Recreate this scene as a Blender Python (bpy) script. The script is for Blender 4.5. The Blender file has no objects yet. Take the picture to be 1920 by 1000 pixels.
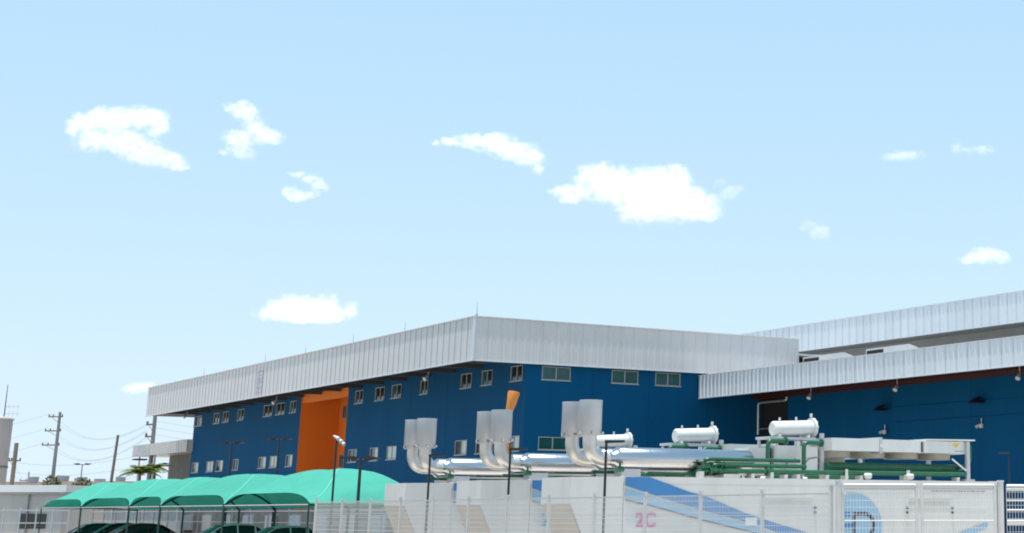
import bpy, bmesh, math, random
from mathutils import Vector, Matrix
R = math.radians
random.seed(7)
sc = bpy.context.scene
col = sc.collection

# ------------------------------------------------------------------ camera
# world frame: X runs along the right-hand facades, Y along the left-hand facades, metres, Z up
cam_d = bpy.data.cameras.new('camera'); cam = bpy.data.objects.new('camera', cam_d); col.objects.link(cam)
cam_d.sensor_fit = 'HORIZONTAL'; cam_d.sensor_width = 36; cam_d.lens = 59.37
cam_d.shift_x = -0.33333; cam_d.shift_y = -0.17448            # the photograph is a corner crop of a larger frame
cam.location = (0, 0, 1.95)
YAW = 53.724
cam.rotation_euler = (R(90 + 14.179), 0, R(YAW - 90))
cam_d.clip_start = 0.5; cam_d.clip_end = 90000
sc.camera = cam
# ------------------------------------------------------------------ sky, sun, exposure
SUN = Vector((-0.105, -0.06, 0.99)).normalized()
w = bpy.data.worlds.new('World'); sc.world = w; w.use_nodes = True
nt = w.node_tree; nt.nodes.clear()
sky = nt.nodes.new('ShaderNodeTexSky'); sky.sky_type = 'NISHITA'; sky.sun_disc = False
sky.sun_elevation = math.asin(SUN.z); sky.sun_rotation = math.atan2(SUN.x, SUN.y)
sky.altitude = 20; sky.air_density = 1.0; sky.dust_density = 0.0; sky.ozone_density = 2.5
bg = nt.nodes.new('ShaderNodeBackground'); bg.inputs[1].default_value = 0.15
wo = nt.nodes.new('ShaderNodeOutputWorld')
def vmath(op, a, b):
    q = nt.nodes.new('ShaderNodeVectorMath'); q.operation = op
    for i, x in enumerate((a, b)):
        if isinstance(x, tuple): q.inputs[i].default_value = x
        else: nt.links.new(x, q.inputs[i])
    return q.outputs[0]
# the camera's soft shoulder on the bright tropical sky: c -> A c / (c + k), the same for every direction
sk = 0.2196
num = vmath('MULTIPLY', sky.outputs[0], (0.92, 1.065, 1.29))
den = vmath('ADD', vmath('MULTIPLY', sky.outputs[0], (sk, sk, sk)), (0.335, 0.263, 0.30))
nt.links.new(vmath('DIVIDE', num, den), bg.inputs[0]); nt.links.new(bg.outputs[0], wo.inputs[0])
sl = bpy.data.lights.new('sun', 'SUN'); sl.energy = 4.2; sl.angle = R(0.53); sl.color = (1, 0.965, 0.91)
so = bpy.data.objects.new('sun', sl); col.objects.link(so); so.location = (0, 0, 60)
so.rotation_euler = SUN.to_track_quat('Z', 'Y').to_euler()
vs = sc.view_settings; vs.view_transform = 'Standard'; vs.look = 'None'; vs.gamma = 1; vs.exposure = 0.55; vs.use_curve_mapping = False
sc.render.engine = 'CYCLES'
sc.cycles.max_bounces = 12; sc.cycles.volume_bounces = 10; sc.cycles.transparent_max_bounces = 12
sc.cycles.volume_step_rate = 0.2; sc.cycles.volume_max_steps = 256
sc.cycles.use_denoising = True; sc.cycles.filter_width = 1.9

# ------------------------------------------------------------------ materials
MATS = {}
def mat(name, rgb, rough=0.6, metal=0.0, var=0.0, scale=1.0, stretch=(1, 1, 1), bump=0.0, bscale=20, spec=0.5, rnd=0.0, stain=None):
    m = bpy.data.materials.new(name); m.use_nodes = True; n = m.node_tree.nodes; l = m.node_tree.links
    b = n['Principled BSDF']; b.inputs['Roughness'].default_value = rough; b.inputs['Metallic'].default_value = metal
    b.inputs['Specular IOR Level'].default_value = spec
    b.inputs['Base Color'].default_value = (*rgb, 1)
    MATS[name] = m
    if var or bump or rnd or stain:
        tc = n.new('ShaderNodeTexCoord')
        mp = n.new('ShaderNodeMapping'); mp.inputs['Scale'].default_value = stretch
        geo = n.new('ShaderNodeNewGeometry')
        l.new(geo.outputs['Position'], mp.inputs['Vector'])
        nz = n.new('ShaderNodeTexNoise'); nz.inputs['Scale'].default_value = scale; nz.inputs['Detail'].default_value = 7; nz.inputs['Roughness'].default_value = 0.62
        l.new(mp.outputs[0], nz.inputs['Vector'])
        mr = n.new('ShaderNodeMapRange'); mr.inputs['From Min'].default_value = 0.28; mr.inputs['From Max'].default_value = 0.72
        mr.inputs['To Min'].default_value = 1 - var; mr.inputs['To Max'].default_value = 1 + var
        l.new(nz.outputs['Fac'], mr.inputs['Value'])
        val = mr.outputs[0]
        if rnd:
            oi = n.new('ShaderNodeObjectInfo'); m2 = n.new('ShaderNodeMapRange')
            m2.inputs['To Min'].default_value = 1 - rnd; m2.inputs['To Max'].default_value = 1 + rnd
            l.new(oi.outputs['Random'], m2.inputs['Value'])
            mu = n.new('ShaderNodeMath'); mu.operation = 'MULTIPLY'; l.new(val, mu.inputs[0]); l.new(m2.outputs[0], mu.inputs[1]); val = mu.outputs[0]
        vm = n.new('ShaderNodeVectorMath'); vm.operation = 'SCALE'; vm.inputs[0].default_value = rgb
        l.new(val, vm.inputs['Scale'])
        out = vm.outputs[0]
        if stain:                                   # dirt with a shape of its own
            nz2 = n.new('ShaderNodeTexNoise'); nz2.inputs['Scale'].default_value = stain[1]; nz2.inputs['Detail'].default_value = 9; nz2.inputs['Roughness'].default_value = 0.7
            mp2 = n.new('ShaderNodeMapping'); mp2.inputs['Scale'].default_value = stain[2]
            l.new(geo.outputs['Position'], mp2.inputs['Vector']); l.new(mp2.outputs[0], nz2.inputs['Vector'])
            mr2 = n.new('ShaderNodeMapRange'); mr2.inputs['From Min'].default_value = 0.5; mr2.inputs['From Max'].default_value = 0.75; mr2.inputs['To Max'].default_value = stain[3]
            l.new(nz2.outputs['Fac'], mr2.inputs['Value'])
            mx = n.new('ShaderNodeMix'); mx.data_type = 'RGBA'
            l.new(mr2.outputs[0], mx.inputs['Factor']); l.new(out, mx.inputs['A']); mx.inputs['B'].default_value = (*stain[0], 1)
            out = mx.outputs['Result']
        l.new(out, b.inputs['Base Color'])
        if bump:
            nb = n.new('ShaderNodeTexNoise'); nb.inputs['Scale'].default_value = bscale; nb.inputs['Detail'].default_value = 4
            l.new(geo.outputs['Position'], nb.inputs['Vector'])
            bp = n.new('ShaderNodeBump'); bp.inputs['Strength'].default_value = bump; bp.inputs['Distance'].default_value = 0.02
            l.new(nb.outputs['Fac'], bp.inputs['Height']); l.new(bp.outputs[0], b.inputs['Normal'])
    return m
mat('sandy_ground', (0.46, 0.41, 0.345), 0.95, var=0.18, scale=0.15, bump=0.4, bscale=3)
mat('asphalt', (0.17, 0.165, 0.155), 0.9, var=0.2, scale=0.6, bump=0.4, bscale=40)
mat('dark_asphalt', (0.075, 0.074, 0.07), 0.9, var=0.2, scale=0.6, bump=0.4, bscale=40)
mat('concrete', (0.43, 0.415, 0.385), 0.85, var=0.12, scale=0.5, bump=0.2, bscale=15, stain=((0.2, 0.19, 0.17), 0.4, (1, 1, 0.2), 0.4))
mat('blue_paint', (0.0003, 0.068, 0.165), 0.8, var=0.08, scale=0.35, stretch=(1, 1, 0.12), bump=0.08, bscale=6, spec=0.12, stain=((0.0005, 0.040, 0.125), 0.7, (1, 1, 0.06), 0.4))
mat('joint_blue', (0.0003, 0.045, 0.115), 0.8, spec=0.1)
mat('orange_paint', (0.74, 0.185, 0.018), 0.6, var=0.10, scale=0.6, stretch=(1, 1, 0.2), spec=0.3, bump=0.1, bscale=6)
mat('galvanised_sheet', (0.57, 0.55, 0.54), 0.42, 0.15, var=0.04, scale=0.5, stretch=(1, 1, 0.3), rnd=0.015, stain=((0.42, 0.40, 0.39), 0.25, (1, 1, 0.4), 0.3))
mat('bright_sheet', (0.63, 0.66, 0.69), 0.34, 0.25, var=0.035, scale=0.8, stretch=(1, 1, 0.2), rnd=0.03, stain=((0.5, 0.5, 0.5), 0.5, (1, 1, 0.2), 0.25))
mat('roof_sheet', (0.58, 0.58, 0.57), 0.5, 0.1, var=0.08, scale=0.5)
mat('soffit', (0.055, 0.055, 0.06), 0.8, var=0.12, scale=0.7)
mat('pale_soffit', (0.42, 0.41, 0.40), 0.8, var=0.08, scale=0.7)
mat('red_steel', (0.048, 0.009, 0.008), 0.55, var=0.12, scale=1.5)
mat('window_frame', (0.31, 0.32, 0.315), 0.5, var=0.05, scale=3)
mat('dark_glass', (0.012, 0.018, 0.020), 0.08, spec=0.6)
mat('green_glass', (0.012, 0.075, 0.070), 0.12, spec=0.6, var=0.25, scale=1.3)
mat('pane_reflection', (0.50, 0.55, 0.53), 0.5, var=0.1, scale=2)
mat('inner_shade', (0.012, 0.012, 0.014), 0.9)
mat('container_paint', (0.70, 0.645, 0.59), 0.48, var=0.05, scale=0.8, bump=0.05, bscale=5, stain=((0.42, 0.38, 0.33), 1.2, (1, 1, 0.15), 0.35))
mat('hood_ground_bounce', (0.62, 0.47, 0.34), 0.6, var=0.08, scale=1.0)
mat('blue_film', (0.045, 0.20, 0.44), 0.35, var=0.1, scale=1.2)
mat('pale_blue_film', (0.27, 0.44, 0.57), 0.35, var=0.08, scale=1.2)
mat('navy_line', (0.05, 0.08, 0.14), 0.4)
mat('magenta_film', (0.55, 0.10, 0.27), 0.4); mat('teal_film', (0.05, 0.33, 0.42), 0.4); mat('red_film', (0.60, 0.07, 0.05), 0.4)
mat('charcoal_film', (0.035, 0.035, 0.045), 0.4); mat('grey_print', (0.32, 0.32, 0.36), 0.5); mat('lilac_print', (0.36, 0.32, 0.44), 0.5)
mat('white_film', (0.68, 0.68, 0.66), 0.45); mat('yellow_film', (0.75, 0.52, 0.03), 0.5)
mat('polished_cladding', (0.52, 0.52, 0.53), 0.22, 1.0, var=0.05, scale=1.5, bump=0.10, bscale=3)
mat('dull_cladding', (0.50, 0.50, 0.51), 0.5, 0.3, var=0.07, scale=2.5, stretch=(1, 1, 0.3), bump=0.06, bscale=5, stain=((0.42, 0.38, 0.34), 2.0, (1, 1, 0.2), 0.3))
mat('pipe_steel', (0.62, 0.58, 0.53), 0.38, 0.7, var=0.10, scale=3)
mat('white_enamel', (0.62, 0.62, 0.59), 0.5, var=0.04, scale=3, stain=((0.45, 0.40, 0.33), 3.0, (1, 1, 0.4), 0.4))
mat('cooler_panel', (0.66, 0.65, 0.62), 0.45, 0.1, var=0.05, scale=1.5, stain=((0.42, 0.36, 0.28), 2.0, (1, 1, 0.3), 0.35))
mat('fan_ring', (0.50, 0.45, 0.38), 0.6, var=0.12, scale=3)
mat('green_pipe', (0.012, 0.105, 0.048), 0.35, var=0.2, scale=4)
mat('black_metal', (0.015, 0.015, 0.017), 0.45)
mat('white_wire', (0.70, 0.67, 0.63), 0.45); mat('white_post', (0.66, 0.62, 0.575), 0.45, var=0.06, scale=6)
mat('white_wall', (0.52, 0.49, 0.46), 0.8, var=0.08, scale=0.6, bump=0.2, bscale=12, stain=((0.34, 0.31, 0.27), 0.9, (1, 1, 0.2), 0.4))
mat('coping_white', (0.80, 0.79, 0.77), 0.6, var=0.04, scale=1)
mat('dull_rail', (0.42, 0.37, 0.35), 0.6, var=0.1, scale=3)
mat('dark_green_steel', (0.02, 0.07, 0.05), 0.5)
mat('dark_block', (0.20, 0.18, 0.165), 0.85, var=0.3, scale=1.2, stain=((0.10, 0.09, 0.08), 1.0, (1, 1, 0.3), 0.6))
mat('ribbed_grey', (0.22, 0.215, 0.205), 0.85, var=0.12, scale=0.8)
mat('pinkish_beam', (0.55, 0.42, 0.38), 0.7, var=0.1, scale=2)
mat('tank_beige', (0.48, 0.43, 0.40), 0.7, var=0.08, scale=0.6, stain=((0.30, 0.24, 0.20), 0.6, (1, 1, 0.2), 0.4))
mat('pole_concrete', (0.19, 0.18, 0.17), 0.9, var=0.15, scale=1.0, stretch=(1, 1, 0.3))
mat('pole_wood', (0.20, 0.15, 0.11), 0.9, var=0.2, scale=1.5, stretch=(1, 1, 0.2))
mat('wire_grey', (0.12, 0.12, 0.13), 0.6)
mat('lamp_white', (0.55, 0.55, 0.53), 0.35)
mat('house_wall', (0.45, 0.42, 0.38), 0.85, var=0.12, scale=0.4); mat('house_roof', (0.14, 0.10, 0.075), 0.9, var=0.25, scale=1.0)
mat('water_box_grey', (0.42, 0.43, 0.45), 0.6, var=0.1, scale=1)
mat('rubber', (0.02, 0.02, 0.02), 0.8); mat('alloy', (0.6, 0.6, 0.62), 0.3, 0.8)
mat('car_silver', (0.56, 0.58, 0.58), 0.25, 0.3, spec=0.6); mat('car_black', (0.012, 0.012, 0.014), 0.18, spec=0.7)
mat('car_grey', (0.06, 0.065, 0.07), 0.2, 0.3, spec=0.6); mat('car_red', (0.10, 0.010, 0.012), 0.2, spec=0.7); mat('car_white', (0.70, 0.71, 0.70), 0.25, spec=0.6)
mat('red_lamp', (0.45, 0.01, 0.01), 0.2); mat('head_lamp', (0.7, 0.7, 0.72), 0.12)
mat('bark', (0.17, 0.13, 0.09), 0.9, var=0.25, scale=3)
mat('orange_duct', (0.62, 0.21, 0.03), 0.5, var=0.1, scale=2)
def leafy(name, rgb, tr, var=0.3, **kw):
    m = mat(name, rgb, 0.75, var=var, scale=2.0, rnd=0.06, **kw); n = m.node_tree.nodes; l = m.node_tree.links
    b = n['Principled BSDF']; t = n.new('ShaderNodeBsdfTranslucent'); mx = n.new('ShaderNodeMixShader'); mx.inputs[0].default_value = tr
    src = b.inputs['Base Color'].links[0].from_socket
    sat = n.new('ShaderNodeGamma'); sat.inputs['Gamma'].default_value = 1.25; l.new(src, sat.inputs[0]); l.new(sat.outputs[0], t.inputs[0])
    l.new(b.outputs[0], mx.inputs[1]); l.new(t.outputs[0], mx.inputs[2]); l.new(mx.outputs[0], n['Material Output'].inputs[0])
leafy('palm_leaf', (0.17, 0.23, 0.045), 0.35)
leafy('bush_leaf', (0.075, 0.085, 0.03), 0.25)
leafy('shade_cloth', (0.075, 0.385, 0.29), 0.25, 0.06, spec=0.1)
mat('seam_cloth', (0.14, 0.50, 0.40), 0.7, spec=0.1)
mat('valley_shade', (0.035, 0.27, 0.20), 0.8, spec=0.1)

# ------------------------------------------------------------------ helpers
def link(name, me, mt=None, parent=None):
    o = bpy.data.objects.new(name, me); col.objects.link(o)
    if mt: me.materials.append(MATS[mt])
    if parent: o.parent = parent
    return o
def tag(o, label=None, cat=None, group=None, kind=None):
    if label: o['label'] = label
    if cat: o['category'] = cat
    if group: o['group'] = group
    if kind: o['kind'] = kind
    return o
def thing(name, label, cat, loc=(0, 0, 0), rz=0.0, group=None):
    o = bpy.data.objects.new(name, None); col.objects.link(o); o.location = loc; o.rotation_euler.z = rz
    return tag(o, label, cat, group)
def copy_tree(o, parent=None):
    c = o.copy(); col.objects.link(c); c.parent = parent
    for ch in list(o.children): copy_tree(ch, c)
    return c
class MB:
    def __init__(s): s.v = []; s.f = []; s.sm = []
    def add(s, v, f, smooth=False):
        k = len(s.v); s.v += [tuple(p) for p in v]; s.f += [tuple(i + k for i in q) for q in f]; s.sm += [smooth] * len(f); return s
    def box(s, x0, x1, y0, y1, z0, z1):
        v = [(x, y, z) for x in (x0, x1) for y in (y0, y1) for z in (z0, z1)]
        return s.add(v, [(0, 1, 3, 2), (4, 6, 7, 5), (0, 4, 5, 1), (2, 3, 7, 6), (0, 2, 6, 4), (1, 5, 7, 3)])
    def tube(s, pts, r, n=8, caps=True):
        pts = [Vector(p) for p in pts]; rs = r if isinstance(r, (list, tuple)) else [r] * len(pts)
        v = []; f = []; up = None
        for i, p in enumerate(pts):
            t = ((pts[min(i + 1, len(pts) - 1)] - p).normalized() + (p - pts[max(i - 1, 0)]).normalized())
            t = t.normalized() if t.length > 1e-6 else Vector((0, 0, 1))
            if up is None: up = t.orthogonal().normalized()
            a = (up - t * up.dot(t)).normalized(); up = a; b = t.cross(a)
            for k in range(n):
                th = 2 * math.pi * k / n; v.append(p + (a * math.cos(th) + b * math.sin(th)) * rs[i])
        m = len(pts)
        for i in range(m - 1):
            for k in range(n):
                f.append((i * n + k, i * n + (k + 1) % n, (i + 1) * n + (k + 1) % n, (i + 1) * n + k))
        s.add(v, f, n > 6)
        if caps:
            s.add(v[:n], [tuple(range(n))[::-1]]); s.add(v[-n:], [tuple(range(n))])
        return s
    def prism(s, poly, axis, a0, a1):
        """poly: list of 2D points; axis 'y': (x,z) pushed along y; axis 'x': (y,z) along x; axis 'z': (x,y) along z"""
        n = len(poly)
        mk = {'y': lambda p, a: (p[0], a, p[1]), 'x': lambda p, a: (a, p[0], p[1]), 'z': lambda p, a: (p[0], p[1], a)}[axis]
        v = [mk(p, a0) for p in poly] + [mk(p, a1) for p in poly]
        f = [tuple(range(n)), tuple(range(2 * n - 1, n - 1, -1))] + [(i, i + n, (i + 1) % n + n, (i + 1) % n) for i in range(n)]
        return s.add(v, f)
    def mesh(s, name):
        me = bpy.data.meshes.new(name); me.from_pydata(s.v, [], s.f); me.update()
        bm = bmesh.new(); bm.from_mesh(me); bmesh.ops.delete(bm, geom=[q for q in bm.verts if not q.link_faces], context='VERTS'); bmesh.ops.recalc_face_normals(bm, faces=bm.faces); bm.to_mesh(me); bm.free()
        if any(s.sm): me.polygons.foreach_set('use_smooth', s.sm)
        return me
    def build(s, name, mt, parent=None): return link(name, s.mesh(name), mt, parent)
def BOX(*a): return MB().box(*a)
def elbow(p0, corner, p1, r=0.3, n=6):
    """polyline p0 -> corner -> p1 with a rounded corner"""
    p0, c, p1 = Vector(p0), Vector(corner), Vector(p1); a = (p0 - c).normalized(); b = (p1 - c).normalized()
    s, e = c + a * r, c + b * r
    return [p0] + [s * (1 - t) ** 2 + c * 2 * t * (1 - t) + e * t * t for t in [i / n for i in range(n + 1)]] + [p1]
def struct(name, mb, mt): return tag(mb.build(name, mt), kind='structure')

# ------------------------------------------------------------------ ground
g = MB(); N = 48
g.add([(0, 0, 0)] + [(60000 * math.cos(2 * math.pi * i / N), 60000 * math.sin(2 * math.pi * i / N), 0) for i in range(N)], [(0, i + 1, (i + 1) % N + 1) for i in range(N)])
struct('ground', g, 'sandy_ground')
struct('car_park_paving', BOX(-8, 34, 53.5, 128, -0.2, 0.004), 'dark_asphalt')
struct('yard_slab', BOX(18.9, 48.5, 27, 60, -0.2, 0.01), 'concrete')
struct('service_road', BOX(-14, 18, -20, 52, -0.2, 0.006), 'asphalt')

# ------------------------------------------------------------------ cladding sheets, windows
def sheet_mesh(h, rib=0.055, w_=1.0, pitch=0.5, name='cladding_sheet'):
    pr = [(0, 0)]
    k = int(round(w_ / pitch))
    for i in range(k):
        c = (i + 0.5) * pitch
        pr += [(c - 0.085, 0), (c - 0.045, rib), (c + 0.045, rib), (c + 0.085, 0)]
    pr += [(w_ - 0.012, 0.0), (w_ - 0.006, 0.022), (w_ + 0.012, 0.022)]
    v = [(x, -d, z) for z in (0, h) for x, d in pr]; n = len(pr)
    me = bpy.data.meshes.new(name); me.from_pydata(v, [], [(i, i + 1, i + 1 + n, i + n) for i in range(n - 1)]); me.update(); return me
def clad(parent, me, mt, p0, p1, out, z):
    """sheets one after another from p0 to p1 (ground plan), facing the direction `out`"""
    me.materials.clear(); me.materials.append(MATS[mt])
    p0, p1 = Vector(p0), Vector(p1); L = (p1 - p0).length; d = (p1 - p0) / L
    if Vector((d.y, -d.x)).dot(Vector(out)) < 0: p0, p1 = p1, p0; d = -d
    n = int(round(L))
    for i in range(n):
        o = bpy.data.objects.new('cladding_sheet', me); col.objects.link(o); o.parent = parent
        p = p0 + d * (L / n) * i
        o.location = (p.x, p.y, z); o.rotation_euler.z = math.atan2(d.y, d.x); o.scale.x = L / n
def wall_holes(mb, axis, const, a0, a1, z0, z1, holes, depth):
    """flat wall on the plane axis=const from a0..a1, z0..z1 with rectangular openings and their reveals (inwards = +axis)"""
    P = (lambda a, z, d=0: (const + d, a, z)) if axis == 'x' else (lambda a, z, d=0: (a, const + d, z))
    A = sorted({a0, a1, *[h[0] for h in holes], *[h[1] for h in holes]}); Z = sorted({z0, z1, *[h[2] for h in holes], *[h[3] for h in holes]})
    for i in range(len(A) - 1):
        for j in range(len(Z) - 1):
            ca, cz = (A[i] + A[i + 1]) / 2, (Z[j] + Z[j + 1]) / 2
            if any(h[0] < ca < h[1] and h[2] < cz < h[3] for h in holes): continue
            mb.add([P(A[i], Z[j]), P(A[i + 1], Z[j]), P(A[i + 1], Z[j + 1]), P(A[i], Z[j + 1])], [(0, 1, 2, 3)])
    for h in holes:
        c = [(h[0], h[2]), (h[1], h[2]), (h[1], h[3]), (h[0], h[3])]
        for k in range(4):
            p, q = c[k], c[(k + 1) % 4]
            mb.add([P(*p), P(*q), P(*q, depth), P(*p, depth)], [(0, 1, 2, 3)])
    return mb
def window(parent, axis, const, h, glass, glass2=None):
    """sliding window: frame, two panes, sill; h = (a0,a1,z0,z1) on the plane axis=const, inwards = +axis"""
    a0, a1, z0, z1 = h
    def bx(m, p0, p1, q0, q1, d0, d1):
        return m.box(const + d0, const + d1, p0, p1, q0, q1) if axis == 'x' else m.box(p0, p1, const + d0, const + d1, q0, q1)
    t = 0.05; c = (a0 + a1) / 2; f = MB()
    bx(f, a0, a1, z1 - t, z1, -0.03, 0.10); bx(f, a0, a1, z0, z0 + t, -0.03, 0.10)
    bx(f, a0, a0 + t, z0 + t, z1 - t, -0.028, 0.098); bx(f, a1 - t, a1, z0 + t, z1 - t, -0.028, 0.098)
    bx(f, c - 0.035, c + 0.035, z0 + t, z1 - t, 0.0, 0.09)
    wo_ = f.build('window', 'window_frame', parent)
    bx(MB(), a0 + t, c - 0.035, z0 + t, z1 - t, 0.05, 0.07).build('pane', glass, wo_)
    bx(MB(), c + 0.035, a1 - t, z0 + t, z1 - t, 0.06, 0.08).build('pane', glass2 or glass, wo_)
    bx(MB(), a0 - 0.06, a1 + 0.06, z0 - 0.06, z0, -0.09, 0.05).build('sill', 'window_frame', wo_)
def floodlight(parent, p, d):
    b = MB(); p = Vector(p); d = Vector(d).normalized()
    b.tube([p, p + d * 0.1, p + d * 0.45], [0.07, 0.11, 0.16], 10)
    o = b.build('floodlight', 'lamp_white', parent)
    MB().tube([p, p + Vector((0, 0, 0.55))], 0.03, 6).build('bracket', 'lamp_white', o)

# ------------------------------------------------------------------ main blue building
WX, WY = 50.6, 106.4                       # wall planes facing the camera
FX, FY = 46.5, 106.05                      # fascia planes
Z0F, Z1F = 11.9, 14.75
B = thing('blue_building', 'long two-storey blue building with deep grey metal fascia and orange entrance recess', 'building')
up = [(365, 378), (402, 411), (419, 428), (447, 457), (496, 510), (519, 533), (549, 566), (667, 678), (705, 719), (736, 752), (789, 800), (865, 884), (904, 922), (958, 980)]
upY = [(176.4, 179.1), (170.5, 172.4), (167.6, 169.4), (162.9, 164.8), (154.7, 157.1), (151.3, 153.6), (148.3, 149.9), (132.4, 134.1), (127.9, 129.8), (124.5, 126.4), (119.4, 120.8), (111.7, 113.5), (108.3, 110.0), (103.6, 105.4)]
loY = [(176.2, 178.4), (171.2, 173.4), (168.1, 170.3), (163.3, 164.9), (155.3, 157.4), (152.2, 154.2), (148.2, 149.9), (132.9, 134.8), (128.4, 130.1), (124.7, 126.6), (111.9, 113.9), (108.7, 110.4), (103.6, 105.3)]
K = 50.6 / 49
hu = [(a * K, b * K, 10.82, 11.85) for a, b in upY]; hl = [(a * K, b * K, 6.1, 7.12) for a, b in loY]
NE, OR0, OR1 = 184.3, 140.2, 151.8
wl = MB()
wall_holes(wl, 'x', WX, WY, OR0, 0, 12.35, [h for h in hu + hl if h[1] < OR0], 0.12)
wall_holes(wl, 'x', WX, OR1, NE, 0, 12.35, [h for h in hu + hl if h[0] > OR1], 0.12)
hr = [(51.75, 53.9, 10.87, 11.77), (57.1, 59.2, 10.87, 11.77), (60.6, 62.65, 10.87, 11.77), (51.7, 53.85, 6.2, 7.05)]
wall_holes(wl, 'y', WY, WX, 90, 0, 12.35, hr, 0.12)
wl.add([(WX, NE, 0), (90, NE, 0), (90, NE, 12.35), (WX, NE, 12.35)], [(0, 1, 2, 3)])
wl.add([(90, WY, 0), (90, NE, 0), (90, NE, 12.35), (90, WY, 12.35)], [(0, 1, 2, 3)])
wl.build('wall', 'blue_paint', B)
for i, h in enumerate(hu):
    if not (OR0 < h[0] < OR1): window(B, 'x', WX, h, 'dark_glass', 'dark_glass' if i % 3 else 'green_glass')
for i, h in enumerate(hl):
    if not (OR0 < h[0] < OR1): window(B, 'x', WX, h, 'pane_reflection' if i % 4 != 3 else 'green_glass', 'dark_glass' if i % 4 != 1 else 'pane_reflection')  # pale panes: light reflected by half-open sashes, painted as colour
for h in hr: window(B, 'y', WY, h, 'green_glass')
# orange recess
oz = MB()
hb = [(150.0, 151.0, 10.3, 11.4), (150.0, 151.0, 6.0, 7.1)]
wall_holes(oz, 'x', 54.1, OR0, OR1, 0, 12.35, hb, 0.12)
oz.add([(WX, OR1, 0), (54.1, OR1, 0), (54.1, OR1, 12.35), (WX, OR1, 12.35)], [(0, 1, 2, 3)])
oz.add([(WX, OR0, 0), (54.1, OR0, 0), (54.1, OR0, 12.35), (WX, OR0, 12.35)], [(0, 1, 2, 3)])
rc = oz.build('entrance_recess', 'orange_paint', B)
BOX(WX + 0.1, WX + 0.5, OR0 + 0.004, OR1 - 0.004, 11.55, 12.3).build('header_beam', 'orange_paint', rc)
for h in hb: window(B, 'x', 54.1, h, 'dark_glass')
for y in [112.6 + 6.95 * i for i in range(11)]:                   # joints between the precast wall panels
    if not OR0 - 1 < y < OR1 + 1 and not any(h[0] - .1 < y < h[1] + .1 for h in hu + hl): BOX(WX - 0.004, WX + 0.02, y, y + 0.05, 0, 12.3).build('panel_joint', 'joint_blue', B)
for x in (55.6, 60.1, 65.0): BOX(x, x + 0.04, WY - 0.004, WY + 0.02, 0, 12.3).build('panel_joint', 'joint_blue', B)
# soffit, roof, fascia
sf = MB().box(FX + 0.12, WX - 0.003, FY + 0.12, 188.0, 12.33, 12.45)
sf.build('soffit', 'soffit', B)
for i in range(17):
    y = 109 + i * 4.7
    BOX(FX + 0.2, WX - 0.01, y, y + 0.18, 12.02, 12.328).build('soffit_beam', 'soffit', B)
rf = MB().box(FX + 0.15, 90.3, FY + 0.15, 188.0, 13.6, 13.75).build('roof', 'roof_sheet', B)
fa = MB(); fa.box(FX + 0.005, FX + 0.12, FY + 0.005, 188.1, Z0F + 0.02, Z1F - 0.02); fa.box(FX + 0.12, 72.7, FY + 0.005, FY + 0.12, Z0F + 0.02, Z1F - 0.02)
fa.box(FX + 0.12, 60, 188.0, 188.1, Z0F + 0.02, Z1F - 0.02)
fa.box(72.58, 72.7, FY + 0.12, 125, Z0F + 0.02, Z1F - 0.02)
fo = fa.build('fascia', 'galvanised_sheet', B)
sm_main = sheet_mesh(Z1F - Z0F, 0.016)
clad(fo, sm_main, 'galvanised_sheet', (FX, FY), (FX, 188.1), (-1, 0), Z0F)
clad(fo, sm_main, 'galvanised_sheet', (FX, FY), (72.7, FY), (0, -1), Z0F)
cp = MB(); cp.box(FX - 0.09, FX + 0.2, FY - 0.09, 188.2, Z1F, Z1F + 0.07); cp.box(FX + 0.2, 72.75, FY - 0.09, FY + 0.2, Z1F, Z1F + 0.07)
cp.build('coping', 'galvanised_sheet', fo)
ft = MB(); ft.box(FX - 0.075, FX + 0.1, FY - 0.075, 188.15, Z0F - 0.06, Z0F); ft.box(FX + 0.1, 72.72, FY - 0.075, FY + 0.1, Z0F - 0.06, Z0F)
ft.box(FX - 0.075, FX + 0.06, FY - 0.075, FY + 0.06, Z0F, Z1F)
ft.build('edge_trim', 'bright_sheet', fo)
for y in (118.5, 152.5, 180.5): floodlight(B, (48.6, y, 11.75), (-0.6, -0.2, -0.5))
# faint emblem on the fascia: stacked outlined marks
em = MB(); EX = FX - 0.075
def ring(m, y0, y1, z0, z1, t=0.09):
    m.box(EX, EX + 0.01, y0, y1, z1 - t, z1); m.box(EX, EX + 0.01, y0, y1, z0, z0 + t); m.box(EX, EX + 0.01, y0, y0 + t, z0 + t, z1 - t); m.box(EX, EX + 0.01, y1 - t, y1, z0 + t, z1 - t)
ring(em, 150.0, 151.6, 13.35, 14.1); ring(em, 150.0, 151.6, 12.6, 13.2)
em.box(EX, EX + 0.01, 150.0, 150.12, 12.05, 12.5); em.box(EX, EX + 0.01, 151.4, 151.5, 12.05, 12.5); em.box(EX, EX + 0.01, 150.5, 151.1, 12.2, 12.3); em.box(EX, EX + 0.01, 150.3, 151.3, 13.68, 13.78)
em.build('emblem', 'lilac_print', fo)
for y, h, x in ((106.2, 0.95, 46.7), (119.5, 0.8, 47), (130, 0.8, 47), (141, 0.8, 47), (151.5, 0.8, 47), (170, 0.8, 47)):
    m = MB().tube([(x, y, Z1F + 0.07), (x, y, Z1F + 0.07 + h)], [0.022, 0.008], 6); m.tube([(x, y, Z1F + 0.05), (x, y, Z1F + 0.2)], 0.05, 6)
    m.build('lightning_rod', 'pole_concrete', B)

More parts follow.
